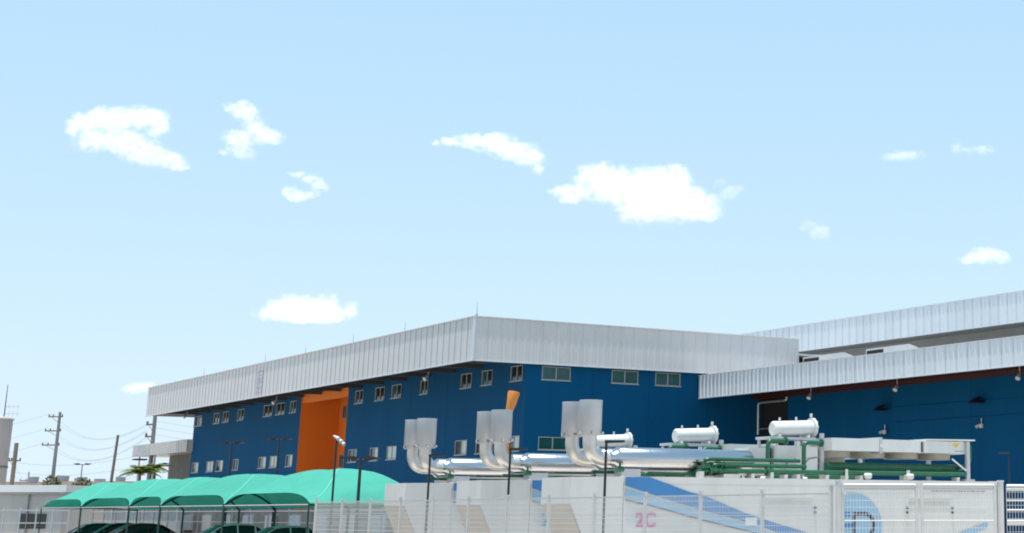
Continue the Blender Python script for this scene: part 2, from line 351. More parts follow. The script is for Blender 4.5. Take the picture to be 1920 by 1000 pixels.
# ------------------------------------------------------------------ second blue hall with canopy on the right
H2 = thing('blue_hall', 'tall blue hall with pale ribbed metal canopy and second fascia above it', 'building')
HX, CX = 69.05, 64.15
wl = wall_holes(MB(), 'x', HX, 40, WY - 0.004, 0, 11.0, [(102.0, 105.9, 0.0, 10.3)], 0.3)
wl.build('wall', 'blue_paint', H2)
BOX(HX - 0.16, HX - 0.002, 40, 89.5, 0, 10.36).build('wall_panel', 'blue_paint', H2)
op = BOX(HX + 0.3, HX + 0.5, 101.9, 106.0, 0, 10.4).build('opening_shade_sheet', 'inner_shade', H2)  # near-black sheet: the shade inside the opening, painted
pp = MB()
pp.tube(elbow((HX - 0.2, 105.6, 7.6), (HX - 0.2, 105.6, 9.9), (HX - 0.2, 102.3, 9.9), 0.2), 0.09, 8)
pp.tube(elbow((HX - 0.2, 102.3, 9.9), (HX - 0.2, 101.9, 9.9), (HX - 0.2, 101.9, 10.5), 0.2), 0.09, 8)
pp.tube([(HX - 0.2, 105.6, 8.0), (HX - 0.2, 102.1, 8.0)], 0.05, 6)
pp.build('pipe', 'pipe_steel', op)
ZC0, ZC1 = 10.08, 11.66
cf = MB().box(CX + 0.005, CX + 0.12, 40, 106.3, ZC0 + 0.02, ZC1 - 0.02); cf.box(CX + 0.12, HX - 0.01, 40.0, 40.12, ZC0 + .02, ZC1 - .02)
cf = cf.build('canopy_fascia', 'bright_sheet', H2)
clad(cf, sheet_mesh(ZC1 - ZC0), 'bright_sheet', (CX, 40), (CX, 106.3), (-1, 0), ZC0)
m = MB().box(CX - 0.09, CX + 0.2, 40, 106.3, ZC1, ZC1 + 0.05); m.box(CX - 0.075, CX + 0.1, 40, 106.3, ZC0 - 0.05, ZC0); m.build('coping', 'bright_sheet', cf)
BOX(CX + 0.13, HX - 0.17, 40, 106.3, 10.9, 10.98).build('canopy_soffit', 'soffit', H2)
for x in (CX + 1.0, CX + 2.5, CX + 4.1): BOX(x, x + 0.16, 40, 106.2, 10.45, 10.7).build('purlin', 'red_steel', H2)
for y in (49.7, 57.6, 65.6, 73.5, 81.5): BOX(HX - 0.166, HX - 0.161, y, y + 0.05, 0, 10.3).build('panel_joint', 'joint_blue', H2)
BOX(HX - 0.55, HX - 0.3, 40, 105.9, 10.12, 10.44).build('ledger_beam', 'red_steel', H2)
for y in [44 + 6.2 * i for i in range(10)]: BOX(CX + 0.14, HX - 0.17, y, y + 0.2, 10.705, 10.89).build('rafter', 'red_steel', H2)
for y in (97.7, 87.9, 76, 64): floodlight(H2, (HX - 1.0, y, 10.1), (-0.5, -0.2, -0.6))
for y in (90.3, 80.5, 70.5):
    m = MB().tube([(HX - 0.2, y, 8.95), (HX - 0.45, y, 8.95), (HX - 0.6, y, 8.85)], 0.05, 8); m.tube([(HX - 0.6, y, 8.9), (HX - 0.6, y, 8.6)], [0.16, 0.50], 14)
    m.build('wall_lamp', 'black_metal', H2)
    m = BOX(HX - 0.3, HX - 0.165, y - 0.12, y + 0.12, 7.1, 7.35); m.tube([(HX - 0.28, y + 0.05, 7.3), (HX - 0.5, y + 0.2, 7.15)], [0.07, 0.11], 8); m.tube([(HX - 0.2, y, 7.35), (HX - 0.2, y, 7.7)], 0.03, 6)
    m.build('wall_camera', 'lamp_white', H2)
MB().tube([(HX - 0.19, 40, 8.72), (HX - 0.19, 89.4, 8.78)], 0.016, 6).build('conduit', 'blue_paint', H2)
MB().tube([(HX - 0.19, 40, 7.8), (HX - 0.19, 89.4, 7.8)], 0.018, 6).build('conduit', 'blue_paint', H2)
# low roof rising to the taller volume behind
UX, UW = 84.0, 88.0
rs = MB().add([(CX + 0.2, 40, 11.25), (UW, 40, 14.35), (UW, 106.0, 14.35), (CX + 0.2, 106.0, 11.25)], [(0, 1, 2, 3)])
for i in range(66): rs.prism([(CX + 0.2, 11.252), (UW - 0.02, 14.352), (UW - 0.02, 14.41), (CX + 0.2, 11.31)], 'y', 40.4 + i, 40.48 + i)
rs.build('low_roof', 'roof_sheet', H2)
BOX(UW, UW + 40, 40, 150, 0, 17.2).build('upper_wall', 'pale_soffit', H2)
uf = MB().box(UX + 0.005, UX + 0.12, 40, 150, 15.72, 17.95).build('upper_fascia', 'bright_sheet', H2)
clad(uf, sheet_mesh(2.27), 'bright_sheet', (UX, 40), (UX, 150), (-1, 0), 15.72)
BOX(UX - 0.09, UX + 0.2, 40, 150, 17.99, 18.05).build('coping', 'bright_sheet', uf)
BOX(UX + 0.13, UW - 0.004, 40, 150, 16.0, 16.1).build('upper_soffit', 'pale_soffit', H2)
BOX(UX + 0.13, UW + 40, 40.1, 149.9, 17.3, 17.4).build('upper_roof', 'roof_sheet', H2)
for y in (111.0, 104.2, 96.3):
    zb = 11.25 + 3.1 * (74 - CX) / (UW - CX)
    v = MB(); v.prism([(72.6, zb - 0.3), (75.6, zb - 0.1), (75.6, zb + 1.0), (74.8, zb + 1.2), (72.6, zb + 0.85)], 'y', y - 1.1, y + 1.1)
    v = v.build('roof_vent', 'roof_sheet', H2)
    BOX(72.55, 72.597, y - 0.95, y + 0.95, zb + 0.02, zb + 0.72).build('vent_mouth_shade', 'inner_shade', v)  # dark slab paints the shade of the mouth on a solid vent

# ------------------------------------------------------------------ annex canopy beyond the blue building
A = thing('annex_canopy', 'small flat grey canopy on a ribbed wall beyond the far end of the blue building', 'canopy')
fo = MB().box(50.05, 60, 184.6, 206.4, 8.3, 9.5).build('fascia', 'galvanised_sheet', A)
clad(fo, sheet_mesh(1.26), 'galvanised_sheet', (50, 184.6), (50, 206.4), (-1, 0), 8.25)
wa = MB().box(52.3, 60, 184.6, 199.6, 0, 8.299)
for i in range(25): wa.box(52.24, 52.3, 184.7 + i * 0.58, 184.85 + i * 0.58, 0, 8.29)
wa.build('ribbed_wall', 'ribbed_grey', A)
for y in (205.5, 199): MB().tube([(50.6, y, 0), (50.6, y, 8.3)], 0.11, 8).build('column', 'white_post', A)
BOX(49.6, 50.9, 203.3, 204.6, 7.85, 8.02).build('lamp', 'black_metal', A)

# ------------------------------------------------------------------ generator containers and their roof equipment
LX, LY, LZ = 12.2, 2.44, 2.87
def graphic(parent, name, polys, mt, y=-0.004, t=0.003):
    m = MB()
    for p in polys: m.prism(p, 'y', y - t, y)
    return m.build(name, mt, parent)
def S(pts): return [(x - 20.86, z) for x, z in pts]
def text(parent, s, mt, loc, size, rot=(R(90), 0, 0)):
    cu = bpy.data.curves.new('lettering', 'FONT'); cu.body = s; cu.size = size; cu.extrude = 0.003; cu.offset = 0.014
    q = bpy.data.objects.new('lettering_curve', cu); col.objects.link(q); bpy.context.view_layer.update()
    me = bpy.data.meshes.new_from_object(q.evaluated_get(bpy.context.evaluated_depsgraph_get())); bpy.data.objects.remove(q); me.materials.clear()
    o = link('lettering', me, mt, parent); o.location = loc; o.rotation_euler = rot; return o
def container(y, label, code, codemat):
    t = thing('generator_container', label, 'container', (20.86, y, 0), 0, 'generator containers in the fenced yard')
    body = BOX(0, LX, 0, LY, 0.15, LZ - 0.06).build('body', 'container_paint', t)
    fr = MB()
    for z0, z1 in ((LZ - 0.16, LZ), (0.1, 0.28)):
        fr.box(-0.01, LX + 0.01, -0.003, 0.1, z0, z1); fr.box(-0.01, LX + 0.01, LY - 0.1, LY + 0.003, z0, z1)
        fr.box(-0.01, 0.1, 0.1, LY - 0.1, z0, z1); fr.box(LX - 0.1, LX + 0.01, 0.1, LY - 0.1, z0, z1)
    fr.build('frame', 'container_paint', t)
    for x in (0.0, LX - 0.17):
        for yy in (0.0, LY - 0.16): BOX(x - 0.014, x + 0.17, yy - 0.007, yy + 0.167, LZ - 0.11, LZ + 0.012).build('corner_casting', 'container_paint', t)
    for i in range(1, 11):
        x = i * 1.11
        if not any(a - .1 < x < b + .1 for a, b in ((4.02, 5.84), (8.79, 10.57))): BOX(x - 0.02, x + 0.02, -0.0035, 0.02, 0.3, LZ - 0.17).build('panel_seam', 'container_paint', body)
    for a, b in ((4.06, 5.80), (8.83, 10.53)):
        d = BOX(a, b, -0.02, 0.03, 0.35, 2.45).build('service_door', 'container_paint', t)
        for x in (a + 0.0, b - 0.08):
            for z in (2.10, 1.97, 0.95, 0.8): BOX(x, x + 0.08, -0.05, -0.021, z, z + 0.06).build('hinge', 'charcoal_film', d)
        m = MB()
        for k in range(9): m.box(a + 0.12, b - 0.12, -0.032, -0.0205, 2.2 + k * 0.022, 2.211 + k * 0.022)
        m.build('louvre', 'container_paint', d)
    # air hood on the front end, sloping back towards the ground
    hw = 1.6
    hood = MB().prism([(-0.012, 0.2), (-0.012, LZ - 0.005), (-1.45, LZ - 0.03), (-1.45, 2.2), (-0.5, 0.2)], 'y', 0.01, hw).build('air_hood', 'container_paint', t)
    sx = lambda z: -1.45 + (2.2 - z) * 0.95 / 2.0
    n = (-0.9, -0.43)
    m = MB(); e = 0.012
    m.add([(sx(2.18) - e, 0.05, 2.18 - e * .4), (sx(2.18) - e, hw - 0.04, 2.18 - e * .4), (sx(0.25) - e, hw - 0.04, 0.25 - e * .4), (sx(0.25) - e, 0.05, 0.25 - e * .4)], [(0, 1, 2, 3)])
    m.build('slope_bounce_tint', 'hood_ground_bounce', hood)  # tan sheet over the slope: warm ground bounce put into its colour
    # printed film on the long side
    dk = S([(20.88, 2.85), (21.56, 2.86), (22.74, 2.5), (23.23, 2.4), (24.43, 1.98), (24.86, 1.86), (26.28, 1.51), (27.91, 1.04), (26.51, 1.13), (24.82, 1.68), (23.13, 2.06), (22.37, 2.24), (21.62, 2.45), (20.89, 2.64)])
    graphic(t, 'blue_swoosh', [dk], 'blue_film', -0.03)
    lt = S([(20.89, 2.59), (21.62, 2.4), (22.37, 2.2), (23.13, 2.02), (24.82, 1.63), (26.51, 1.06), (25.15, 1.37), (24.67, 1.52), (23.19, 1.82), (21.74, 2.16), (20.9, 2.32)])
    graphic(t, 'pale_swoosh', [lt], 'pale_blue_film', -0.03)
    ln = S([(20.9, 2.32), (21.74, 2.16), (23.19, 1.82), (24.67, 1.52), (25.15, 1.37), (25.15, 1.34), (24.67, 1.485), (23.19, 1.785), (21.74, 2.125), (20.9, 2.285)])
    graphic(t, 'swoosh_line', [ln], 'navy_line', -0.03)
    graphic(t, 'white_label', [[(3.56, 1.68), (3.92, 1.68), (3.92, 1.87), (3.56, 1.87)]], 'white_film', -0.036)
    s2 = S([(30.3, 0.9), (31.26, 1.30), (31.81, 1.51), (32.65, 1.73), (32.66, 1.58), (32.05, 1.40), (31.45, 1.18), (30.6, 0.8)])
    graphic(t, 'pale_swoosh', [s2], 'pale_blue_film', -0.03)
    cxx, cz = 27.62 - 20.86, 1.62
    dpatch = [(6.62, cz - 0.9)] + [(cxx + 0.25 + 1.0 * math.sin(a) * 1.0, cz - 0.9 * math.cos(a)) for a in [math.pi * i / 24 for i in range(25)]] + [(6.62, cz + 0.9)]
    graphic(t, 'logo_patch', [dpatch], 'pale_blue_film', -0.03)
    def dring(x0, x1, z0, z1, th):
        r = (z1 - z0) / 2; zc = (z0 + z1) / 2; xs = x1 - r
        o_ = [(x0, z0)] + [(xs + r * math.sin(a), zc - r * math.cos(a)) for a in [math.pi * i / 16 for i in range(17)]] + [(x0, z1)]
        i_ = [(x0 + th, z0 + th)] + [(xs + (r - th) * math.sin(a), zc - (r - th) * math.cos(a)) for a in [math.pi * i / 16 for i in range(17)]] + [(x0 + th, z1 - th)]
        k = len(o_); return [[o_[i], o_[(i + 1) % k], i_[(i + 1) % k], i_[i]] for i in range(k)]
    lp = dring(7.0, 7.76, 1.32, 2.02, 0.10)
    graphic(t, 'logo_letter', lp, 'charcoal_film', -0.034)
    graphic(t, 'logo_bar', [[(6.64, 1.90), (6.95, 1.90), (6.95, 2.02), (6.64, 2.02)], [(6.64, 1.60), (7.0, 1.60), (7.0, 1.72), (6.64, 1.72)], [(6.64, 1.32), (6.95, 1.32), (6.95, 1.43), (6.64, 1.43)]], 'blue_film', -0.034)
    m = MB(); x = 9.75
    rr = random.Random(3)
    while x < 11.75:
        q = rr.uniform(0.05, 0.2); m.box(x, x + q, -0.0365, -0.0335, 2.575, 2.61); x += q + 0.035
    m.build('small_print', 'grey_print', t)
    text(t, code, codemat, (0.35, -0.031, 1.66), 0.47)
    return t
def roof_kit(y, who):
    Z = LZ
    # twin silencers with upright stacks
    for yy, wh in ((y + 0.72, 'near'), (y + 1.67, 'far')):
        t = thing('exhaust_silencer', f'{wh} of the two shiny exhaust silencers with upright stack on {who}', 'silencer', (20.86, yy, Z), 0, 'exhaust silencers on the generator containers')
        m = MB().tube([(-0.10, 0, 0.45), (0.02, 0, 0.45), (0.16, 0, 0.45), (0.17, 0, 0.45), (4.1, 0, 0.45), (4.11, 0, 0.45), (4.22, 0, 0.45)], [0.17, 0.18, 0.275, 0.285, 0.285, 0.275, 0.16], 40)
        m = m.build('silencer_body', 'polished_cladding', t)
        for x in (1.0, 2.0, 3.0): MB().tube([(x, 0, 0.45), (x + 0.02, 0, 0.45)], 0.2885, 40).build('joint_band', 'polished_cladding', m)
        MB().tube(elbow((-0.10, 0, 0.45), (-0.62, 0, 0.45), (-0.62, 0, 1.08), 0.42, 9), 0.175, 22).build('elbow_pipe', 'pipe_steel', t)
        st = MB().tube([(-0.62, 0, 1.0), (-0.62, 0, 1.005), (-0.62, 0, 1.86)], [0.18, 0.285, 0.285], 36, caps=False)
        st = st.build('stack', 'dull_cladding', t)
        MB().tube([(-0.62, 0, 1.84), (-0.62, 0, 1.875)], 0.292, 36, caps=False).build('rim', 'dull_cladding', st)
        for k in range(4):
            a = R(-165 + 60 * k); BOX(-0.03, 0.03, -0.03, 0.03, 0, 0.06).build('clamp', 'polished_cladding', st).location = (-0.62 + 0.32 * math.cos(a), 0.32 * math.sin(a), 1.03)
        for xa, xb in ((0.2, 0.75), (3.3, 3.7)): BOX(xa, xb, -0.2, 0.2, 0.002, 0.2).build('saddle', 'dull_cladding', t)
    # header tank on its stand
    t = thing('header_tank', f'white horizontal header tank on a stand on {who}', 'tank', (26.0, y + 1.15, Z), 0, 'header tanks on the generator containers')
    tb = MB().tube([(0.0, 0, 1.35), (0.025, 0, 1.35), (0.05, 0, 1.35), (1.28, 0, 1.41)], [0.16, 0.19, 0.205, 0.205], 28).build('tank_body', 'white_enamel', t)
    MB().tube([(1.28, 0, 1.41), (1.36, 0, 1.412)], 0.27, 28).build('end_flange', 'white_enamel', t)
    MB().tube([(1.36, 0, 1.432), (1.40, 0, 1.434)], [0.2, 0.17], 24).build('end_cover', 'cooler_panel', t)
    for k in range(10):
        a = 2 * math.pi * k / 10; BOX(1.36, 1.39, -0.02, 0.02, -0.02, 0.02).build('bolt', 'pipe_steel', t).location = (0, 0.235 * math.cos(a), 1.432 + 0.235 * math.sin(a))
    m = MB().tube([(1.3, 0, 1.70), (1.3, 0, 1.80)], 0.04, 8); m.tube([(0.25, 0, 1.58), (0.25, 0, 1.66)], 0.03, 8); m.tube([(0.8, 0, 1.6), (0.8, 0, 1.69)], 0.03, 8); m.build('nozzle', 'white_enamel', t)
    BOX(-0.30, 1.24, -0.35, 0.35, 1.06, 1.13).build('stand_tray', 'dull_cladding', t)
    for x in (0.1, 1.05): BOX(x, x + 0.08, -0.2, 0.2, 1.13, 1.21).build('cradle', 'white_enamel', t)
    for x, yy in ((-0.25, -0.3), (-0.25, 0.25), (1.34, -0.42), (1.15, 0.25)): BOX(x, x + (0.11 if x > 1.3 else 0.05), yy, yy + 0.08, 0.002, 1.25 if x > 1.3 else 1.06).build('leg', 'dull_cladding', t)
    # dry cooler on posts
    t = thing('dry_cooler', f'long pale dry cooler on posts on {who}', 'cooler', (27.45, y + 0.35, Z), 0, 'dry coolers on the generator containers')
    for i, (a, b) in enumerate(((0.0, 1.62), (1.72, 3.16), (3.22, 4.9))):
        BOX(a, b, 0, 1.75, 0.78, 1.12).build('casing', 'cooler_panel', t)
    BOX(1.625, 1.715, -0.02, 1.77, 0.74, 1.17).build('divider', 'dull_cladding', t)
    BOX(1.63, 1.71, -0.028, -0.021, 0.90, 0.99).build('label_plate', 'white_film', t)
    BOX(3.10, 3.158, -0.012, -0.002, 0.8, 1.08).build('slot', 'charcoal_film', t)
    for i in range(4):
        x = 0.62 + i * 1.2
        MB().tube([(x, 0.85, 0.62), (x, 0.85, 0.779)], 0.5, 32).build('fan_ring', 'fan_ring', t)
    MB().prism([(3.3, 1.125), (5.05, 1.15), (5.05, 1.19), (3.3, 1.165)], 'y', -0.08, 1.83).build('top_cover', 'white_film', t)
    MB().prism([(4.25, 1.06), (4.53, 1.06), (4.39, 0.93)], 'y', -0.006, -0.002).build('warning_sign', 'yellow_film', t)
    m = MB(); m.box(4.35, 4.44, -0.006, -0.002, 0.83, 0.86); m.box(4.46, 4.52, -0.006, -0.002, 0.83, 0.86); m.box(4.55, 4.64, -0.006, -0.002, 0.83, 0.86); m.build('small_print', 'grey_print', t)
    for x, yy in ((4.72, -0.1), (4.72, 1.7), (-0.02, 1.7)):
        BOX(x, x + 0.11, yy, yy + 0.1, 0.002, 1.12).build('post', 'dull_cladding', t)
        BOX(x - 0.1, x + 0.21, yy - 0.08, yy + 0.18, 0.002, 0.06).build('foot_plate', 'dull_cladding', t).location.z = 0.0
    MB().tube([(4.72, -0.05, 0.3), (4.2, -0.05, 0.62)], 0.022, 6).build('brace', 'white_film', t)
    # green pipework
    t = thing('coolant_pipework', f'green coolant pipes and valves on the roof of {who}', 'pipes', (20.86, y + 0.35, Z), 0, 'green pipework on the generator containers')
    def pipe(pts, r, n=10): return MB().tube(pts, r, n).build('pipe', 'green_pipe', t)
    pipe(elbow((2.55, 0.55, 0.12), (2.55, 0.05, 0.48), (5.55, 0.05, 0.48), 0.22), 0.05)
    pipe(elbow((2.75, 0.75, 0.1), (2.75, -0.02, 0.33), (5.7, -0.02, 0.33), 0.22), 0.055)
    pipe(elbow((2.4, 0.7, 0.1), (2.4, -0.06, 0.18), (11.2, -0.06, 0.20), 0.2), 0.06)
    pipe([(6.6, 0.3, 0.37), (11.2, 0.3, 0.37)], 0.11, 14)
    pipe([(6.6, 0.72, 0.25), (11.2, 0.72, 0.25)], 0.11, 14)
    pipe(elbow((4.55, 0.1, 0.50), (4.55, 0.1, 1.0), (5.15, 0.1, 1.0), 0.16), 0.06)
    pipe(elbow((5.65, 0.0, 0.22), (5.65, 0.0, 0.97), (6.25, 0.0, 0.97), 0.16), 0.06)
    pipe(elbow((11.2, 0.2, 0.37), (11.65, 0.2, 0.45), (11.65, 0.2, 1.0), 0.3, 8) + [Vector((11.5, 0.3, 1.08))], 0.07)
    pipe([(1.0, 0.25, 0.10), (3.4, 0.25, 0.10)], 0.04); pipe([(-0.4, 0.6, 0.12), (0.4, 0.6, 0.12)], 0.045)
    for p, r in (((5.1, 0.1, 1.0), 0.11), ((6.2, 0.0, 0.97), 0.11), ((2.62, -0.06, 0.18), 0.12), ((4.4, -0.06, 0.187), 0.11), ((3.1, -0.02, 0.33), 0.09)):
        MB().tube([(p[0], p[1], p[2]), (p[0] + 0.05, p[1], p[2])], r, 14).build('flange', 'green_pipe', t)
    for x, z in ((2.5, 0.30), (2.7, 0.22), (3.0, 0.18), (0.0, 0.18)):
        m = MB().tube([(x, -0.1, z), (x, -0.1, z + 0.16)], 0.03, 8); m.tube([(x, -0.1, z + 0.15), (x, -0.1, z + 0.17)], 0.09, 12); m.tube([(x - 0.1, -0.1, z), (x + 0.1, -0.1, z)], 0.07, 10)
        m.build('valve', 'green_pipe', t)
    for x in (2.35, 3.9, 4.5, 4.95, 5.35, 6.3, 6.95, 7.45, 9.0, 10.9):
        h = random.choice((0.12, 0.16, 0.11)); m = MB().box(x, x + 0.09, -0.14, 0.12, 0.002, h); m.build('pipe_support', 'white_enamel', t)
    for x in (7.55, 9.02): MB().tube([(x, -0.22, 0.09), (x + 0.02, -0.22, 0.10), (x + 0.17, -0.22, 0.10), (x + 0.19, -0.22, 0.09)], [0.04, 0.09, 0.09, 0.04], 14).build('pump', 'white_enamel', t)
    for x in (6.95, 9.07, 9.1): MB().tube([(x, -0.18, 0.0), (x, -0.18, 0.28)], 0.04, 8).build('vent_stub', 'white_enamel', t)
    BOX(5.0, 6.35, 0.35, 1.2, 0.25, 0.88).build('control_cabinet', 'cooler_panel', t)
    BOX(4.2, 4.95, 0.5, 1.2, 0.1, 0.82).build('control_cabinet', 'cooler_panel', t)
    m = MB().tube([(5.25, 0.34, 0.35), (5.35, 0.25, 0.5), (5.5, 0.3, 0.45), (5.6, 0.34, 0.55)], 0.015, 6); m.tube([(5.9, 0.34, 0.4), (6.0, 0.28, 0.55), (6.3, 0.3, 0.6)], 0.015, 6); m.build('cable', 'charcoal_film', t)
    BOX(3.0, 3.5, -0.2, 0.3, 0.002, 0.1).build('drip_tray', 'pipe_steel', t)
YS = (38.03, 43.25, 48.5)
container(YS[0], 'nearest pale grey generator container marked 2C in magenta, with blue swoosh', '2C', 'magenta_film'); roof_kit(YS[0], 'the container marked 2C')
container(YS[1], 'middle generator container, only its end hood and a teal 2 showing', '2B', 'teal_film'); roof_kit(YS[1], 'the middle generator container')
container(YS[2], 'farthest generator container next to the green carport, with red marking', '2A', 'red_film'); roof_kit(YS[2], 'the farthest generator container')

t = thing('orange_flue', 'orange flared flue pipe rising behind the middle pair of exhaust stacks', 'flue', (26.6, 57.3, 0))
MB().tube([(0, 0, 0), (0, 0, 5.1)], 0.11, 14).build('pipe', 'orange_duct', t)
MB().tube([(0, 0, 5.1), (0.02, 0, 5.5), (0.10, -0.04, 5.85), (0.16, -0.06, 6.2), (0.17, -0.06, 6.26)], [0.11, 0.12, 0.17, 0.215, 0.2], 20).build('flared_mouth', 'orange_duct', t)

# ------------------------------------------------------------------ fences
def mesh_panel(parent, p0, p1, z0, z1, ridge=(), name='mesh_panel', vs_=0.055, hs=0.115):
    p0, p1 = Vector((*p0, 0)), Vector((*p1, 0)); L = (p1 - p0).length; d = (p1 - p0) / L
    m = MB(); r = 0.0047
    def bar(a, b, w2):
        a, b = Vector(a), Vector(b); t = (b - a).normalized(); s = t.orthogonal().normalized() * w2; u = t.cross(s).normalized() * w2
        v = [a + s, a + u, a - s, a - u, b + s, b + u, b - s, b - u]; m.add(v, [(i, (i + 1) % 4, (i + 1) % 4 + 4, i + 4) for i in range(4)])
    n = int(L / vs_)
    for i in range(n + 1):
        p = p0 + d * (L * i / n); bar((p.x, p.y, z0), (p.x, p.y, z1), r)
    k = int((z1 - z0) / hs)
    for i in range(k + 1):
        z = z0 + (z1 - z0) * i / k; bar((p0.x, p0.y, z), (p1.x, p1.y, z), r * 1.3)
    o = m.build(name, 'white_wire', parent); o['kind'] = 'stuff'
    nrm = Vector((d.y, -d.x, 0)) * 0.012
    for z, th in ridge:
        q = MB(); a = p0 + nrm; b = p1 + nrm
        q.tube([(a.x, a.y, z), (b.x, b.y, z)], th, 6); q.build('rail', 'white_wire', o)
def post(parent, p, z, w_=0.03, cap=True):
    m = MB().box(p[0] - w_, p[0] + w_, p[1] - w_, p[1] + w_, 0, z)
    if cap: m.box(p[0] - w_ - 0.008, p[0] + w_ + 0.008, p[1] - w_ - 0.008, p[1] + w_ + 0.008, z, z + 0.03)
    m.build('post', 'white_post', parent)
t = thing('yard_fence', 'white welded mesh fence in front of the generator containers', 'fence')
NP = 12; y0, y1 = 25.75, 53.1; PZ = 2.35
for i in range(NP + 1): post(t, (18.4, y0 + (y1 - y0) * i / NP), PZ + (0.1 if i in (0, NP) else 0.04), 0.028)
for i in range(NP):
    a, b = y0 + (y1 - y0) * i / NP + 0.04, y0 + (y1 - y0) * (i + 1) / NP - 0.04
    mesh_panel(t, (18.4, a), (18.4, b), 0.1, PZ - 0.02, ((PZ - 0.03, 0.013), (PZ - 0.42, 0.006), (1.5, 0.006), (0.9, 0.006)))
t = thing('yard_gate', 'white double-leaf mesh gate in front of the container with the round logo', 'gate')
g0, g1 = Vector((18.45, 25.55)), Vector((21.05, 24.2)); gd = (g1 - g0).normalized()
GZ = 2.5
for k in range(2):
    a = g0 + (g1 - g0) * (0.5 * k) + gd * 0.05; b = g0 + (g1 - g0) * (0.5 * k + 0.5) - gd * 0.05
    lf = MB(); f_ = 0.028
    for p in (a, b): lf.tube([(p.x, p.y, 0.1), (p.x, p.y, GZ)], f_, 8)
    for z in (0.12, 1.84, GZ - 0.03): lf.tube([(a.x, a.y, z), (b.x, b.y, z)], f_ if z > 2 else 0.012, 8)
    lf.tube([(a.x, a.y, GZ - 0.1), (b.x, b.y, GZ - 0.1)], 0.02, 8)
    lf = lf.build('leaf', 'white_post', t)
    mesh_panel(lf, a + gd * 0.03, b - gd * 0.03, 0.14, GZ - 0.06)
for p in (g0 - gd * 0.03, g1 + gd * 0.06): post(t, p, GZ + 0.03, 0.04)
BOX(g0.x + 0.02, g0.x + 0.1, g0.y - 0.07, g0.y - 0.02, 2.3, 2.36).build('hinge', 'white_post', t)
t = thing('side_fence', 'short stretch of white mesh fence on the right beyond the gate', 'fence')
q0 = g1 + gd * 0.12; 
for k in range(2):
    a, b = q0 + gd * 2.3 * k, q0 + gd * 2.3 * (k + 1)
    mesh_panel(t, a + gd * 0.05, b - gd * 0.05, 0.1, 2.47, ((2.46, 0.03), (2.40, 0.03), (2.2, 0.016), (2.03, 0.016), (1.83, 0.028), (1.79, 0.028), (1.2, 0.02)), vs_=0.055)
    post(t, b, 2.5, 0.035)
t = thing('car_park_fence', 'thin dull rail fence behind the parked cars, under the green canopies', 'fence')
a0, a1 = 58.0, 126.0; n = 22
for i in range(n + 1):
    y = a0 + (a1 - a0) * i / n
    BOX(28.37, 28.43, y - 0.03, y + 0.03, 0, 2.36).build('post', 'dull_rail', t)
for z in (2.3, 2.1, 1.55, 0.9): MB().tube([(28.34, a0, z), (28.34, a1, z)], 0.028 if z > 2 else 0.015, 6).build('rail', 'dull_rail', t)
thing('block_wall', 'dark weathered block wall behind the cars nearest the generator containers', 'wall')['kind'] = 'thing'; t = bpy.data.objects['block_wall']
BOX(31.0, 31.2, 58, 119.8, 0, 2.25).build('masonry', 'dark_block', t)
for i in range(15): BOX(30.9, 30.999, 59.5 + 4 * i, 61.3 + 4 * i, 1.0, 1.9).build('vent_panel', 'water_box_grey' if i % 3 else 'white_wall', t)
thing('perimeter_wall', 'stained white masonry wall with pinkish coping behind the farthest parked cars', 'wall')['kind'] = 'thing'; t = bpy.data.objects['perimeter_wall']
BOX(29.5, 29.75, 109, 128, 0, 2.3).build('masonry', 'white_wall', t)
BOX(29.42, 29.83, 108.9, 128, 2.3, 2.42).build('coping', 'pinkish_beam', t)
for i in range(5): BOX(29.40, 29.499, 109.2 + 4 * i, 109.5 + 4 * i, 0, 2.297).build('pilaster', 'white_wall', t)

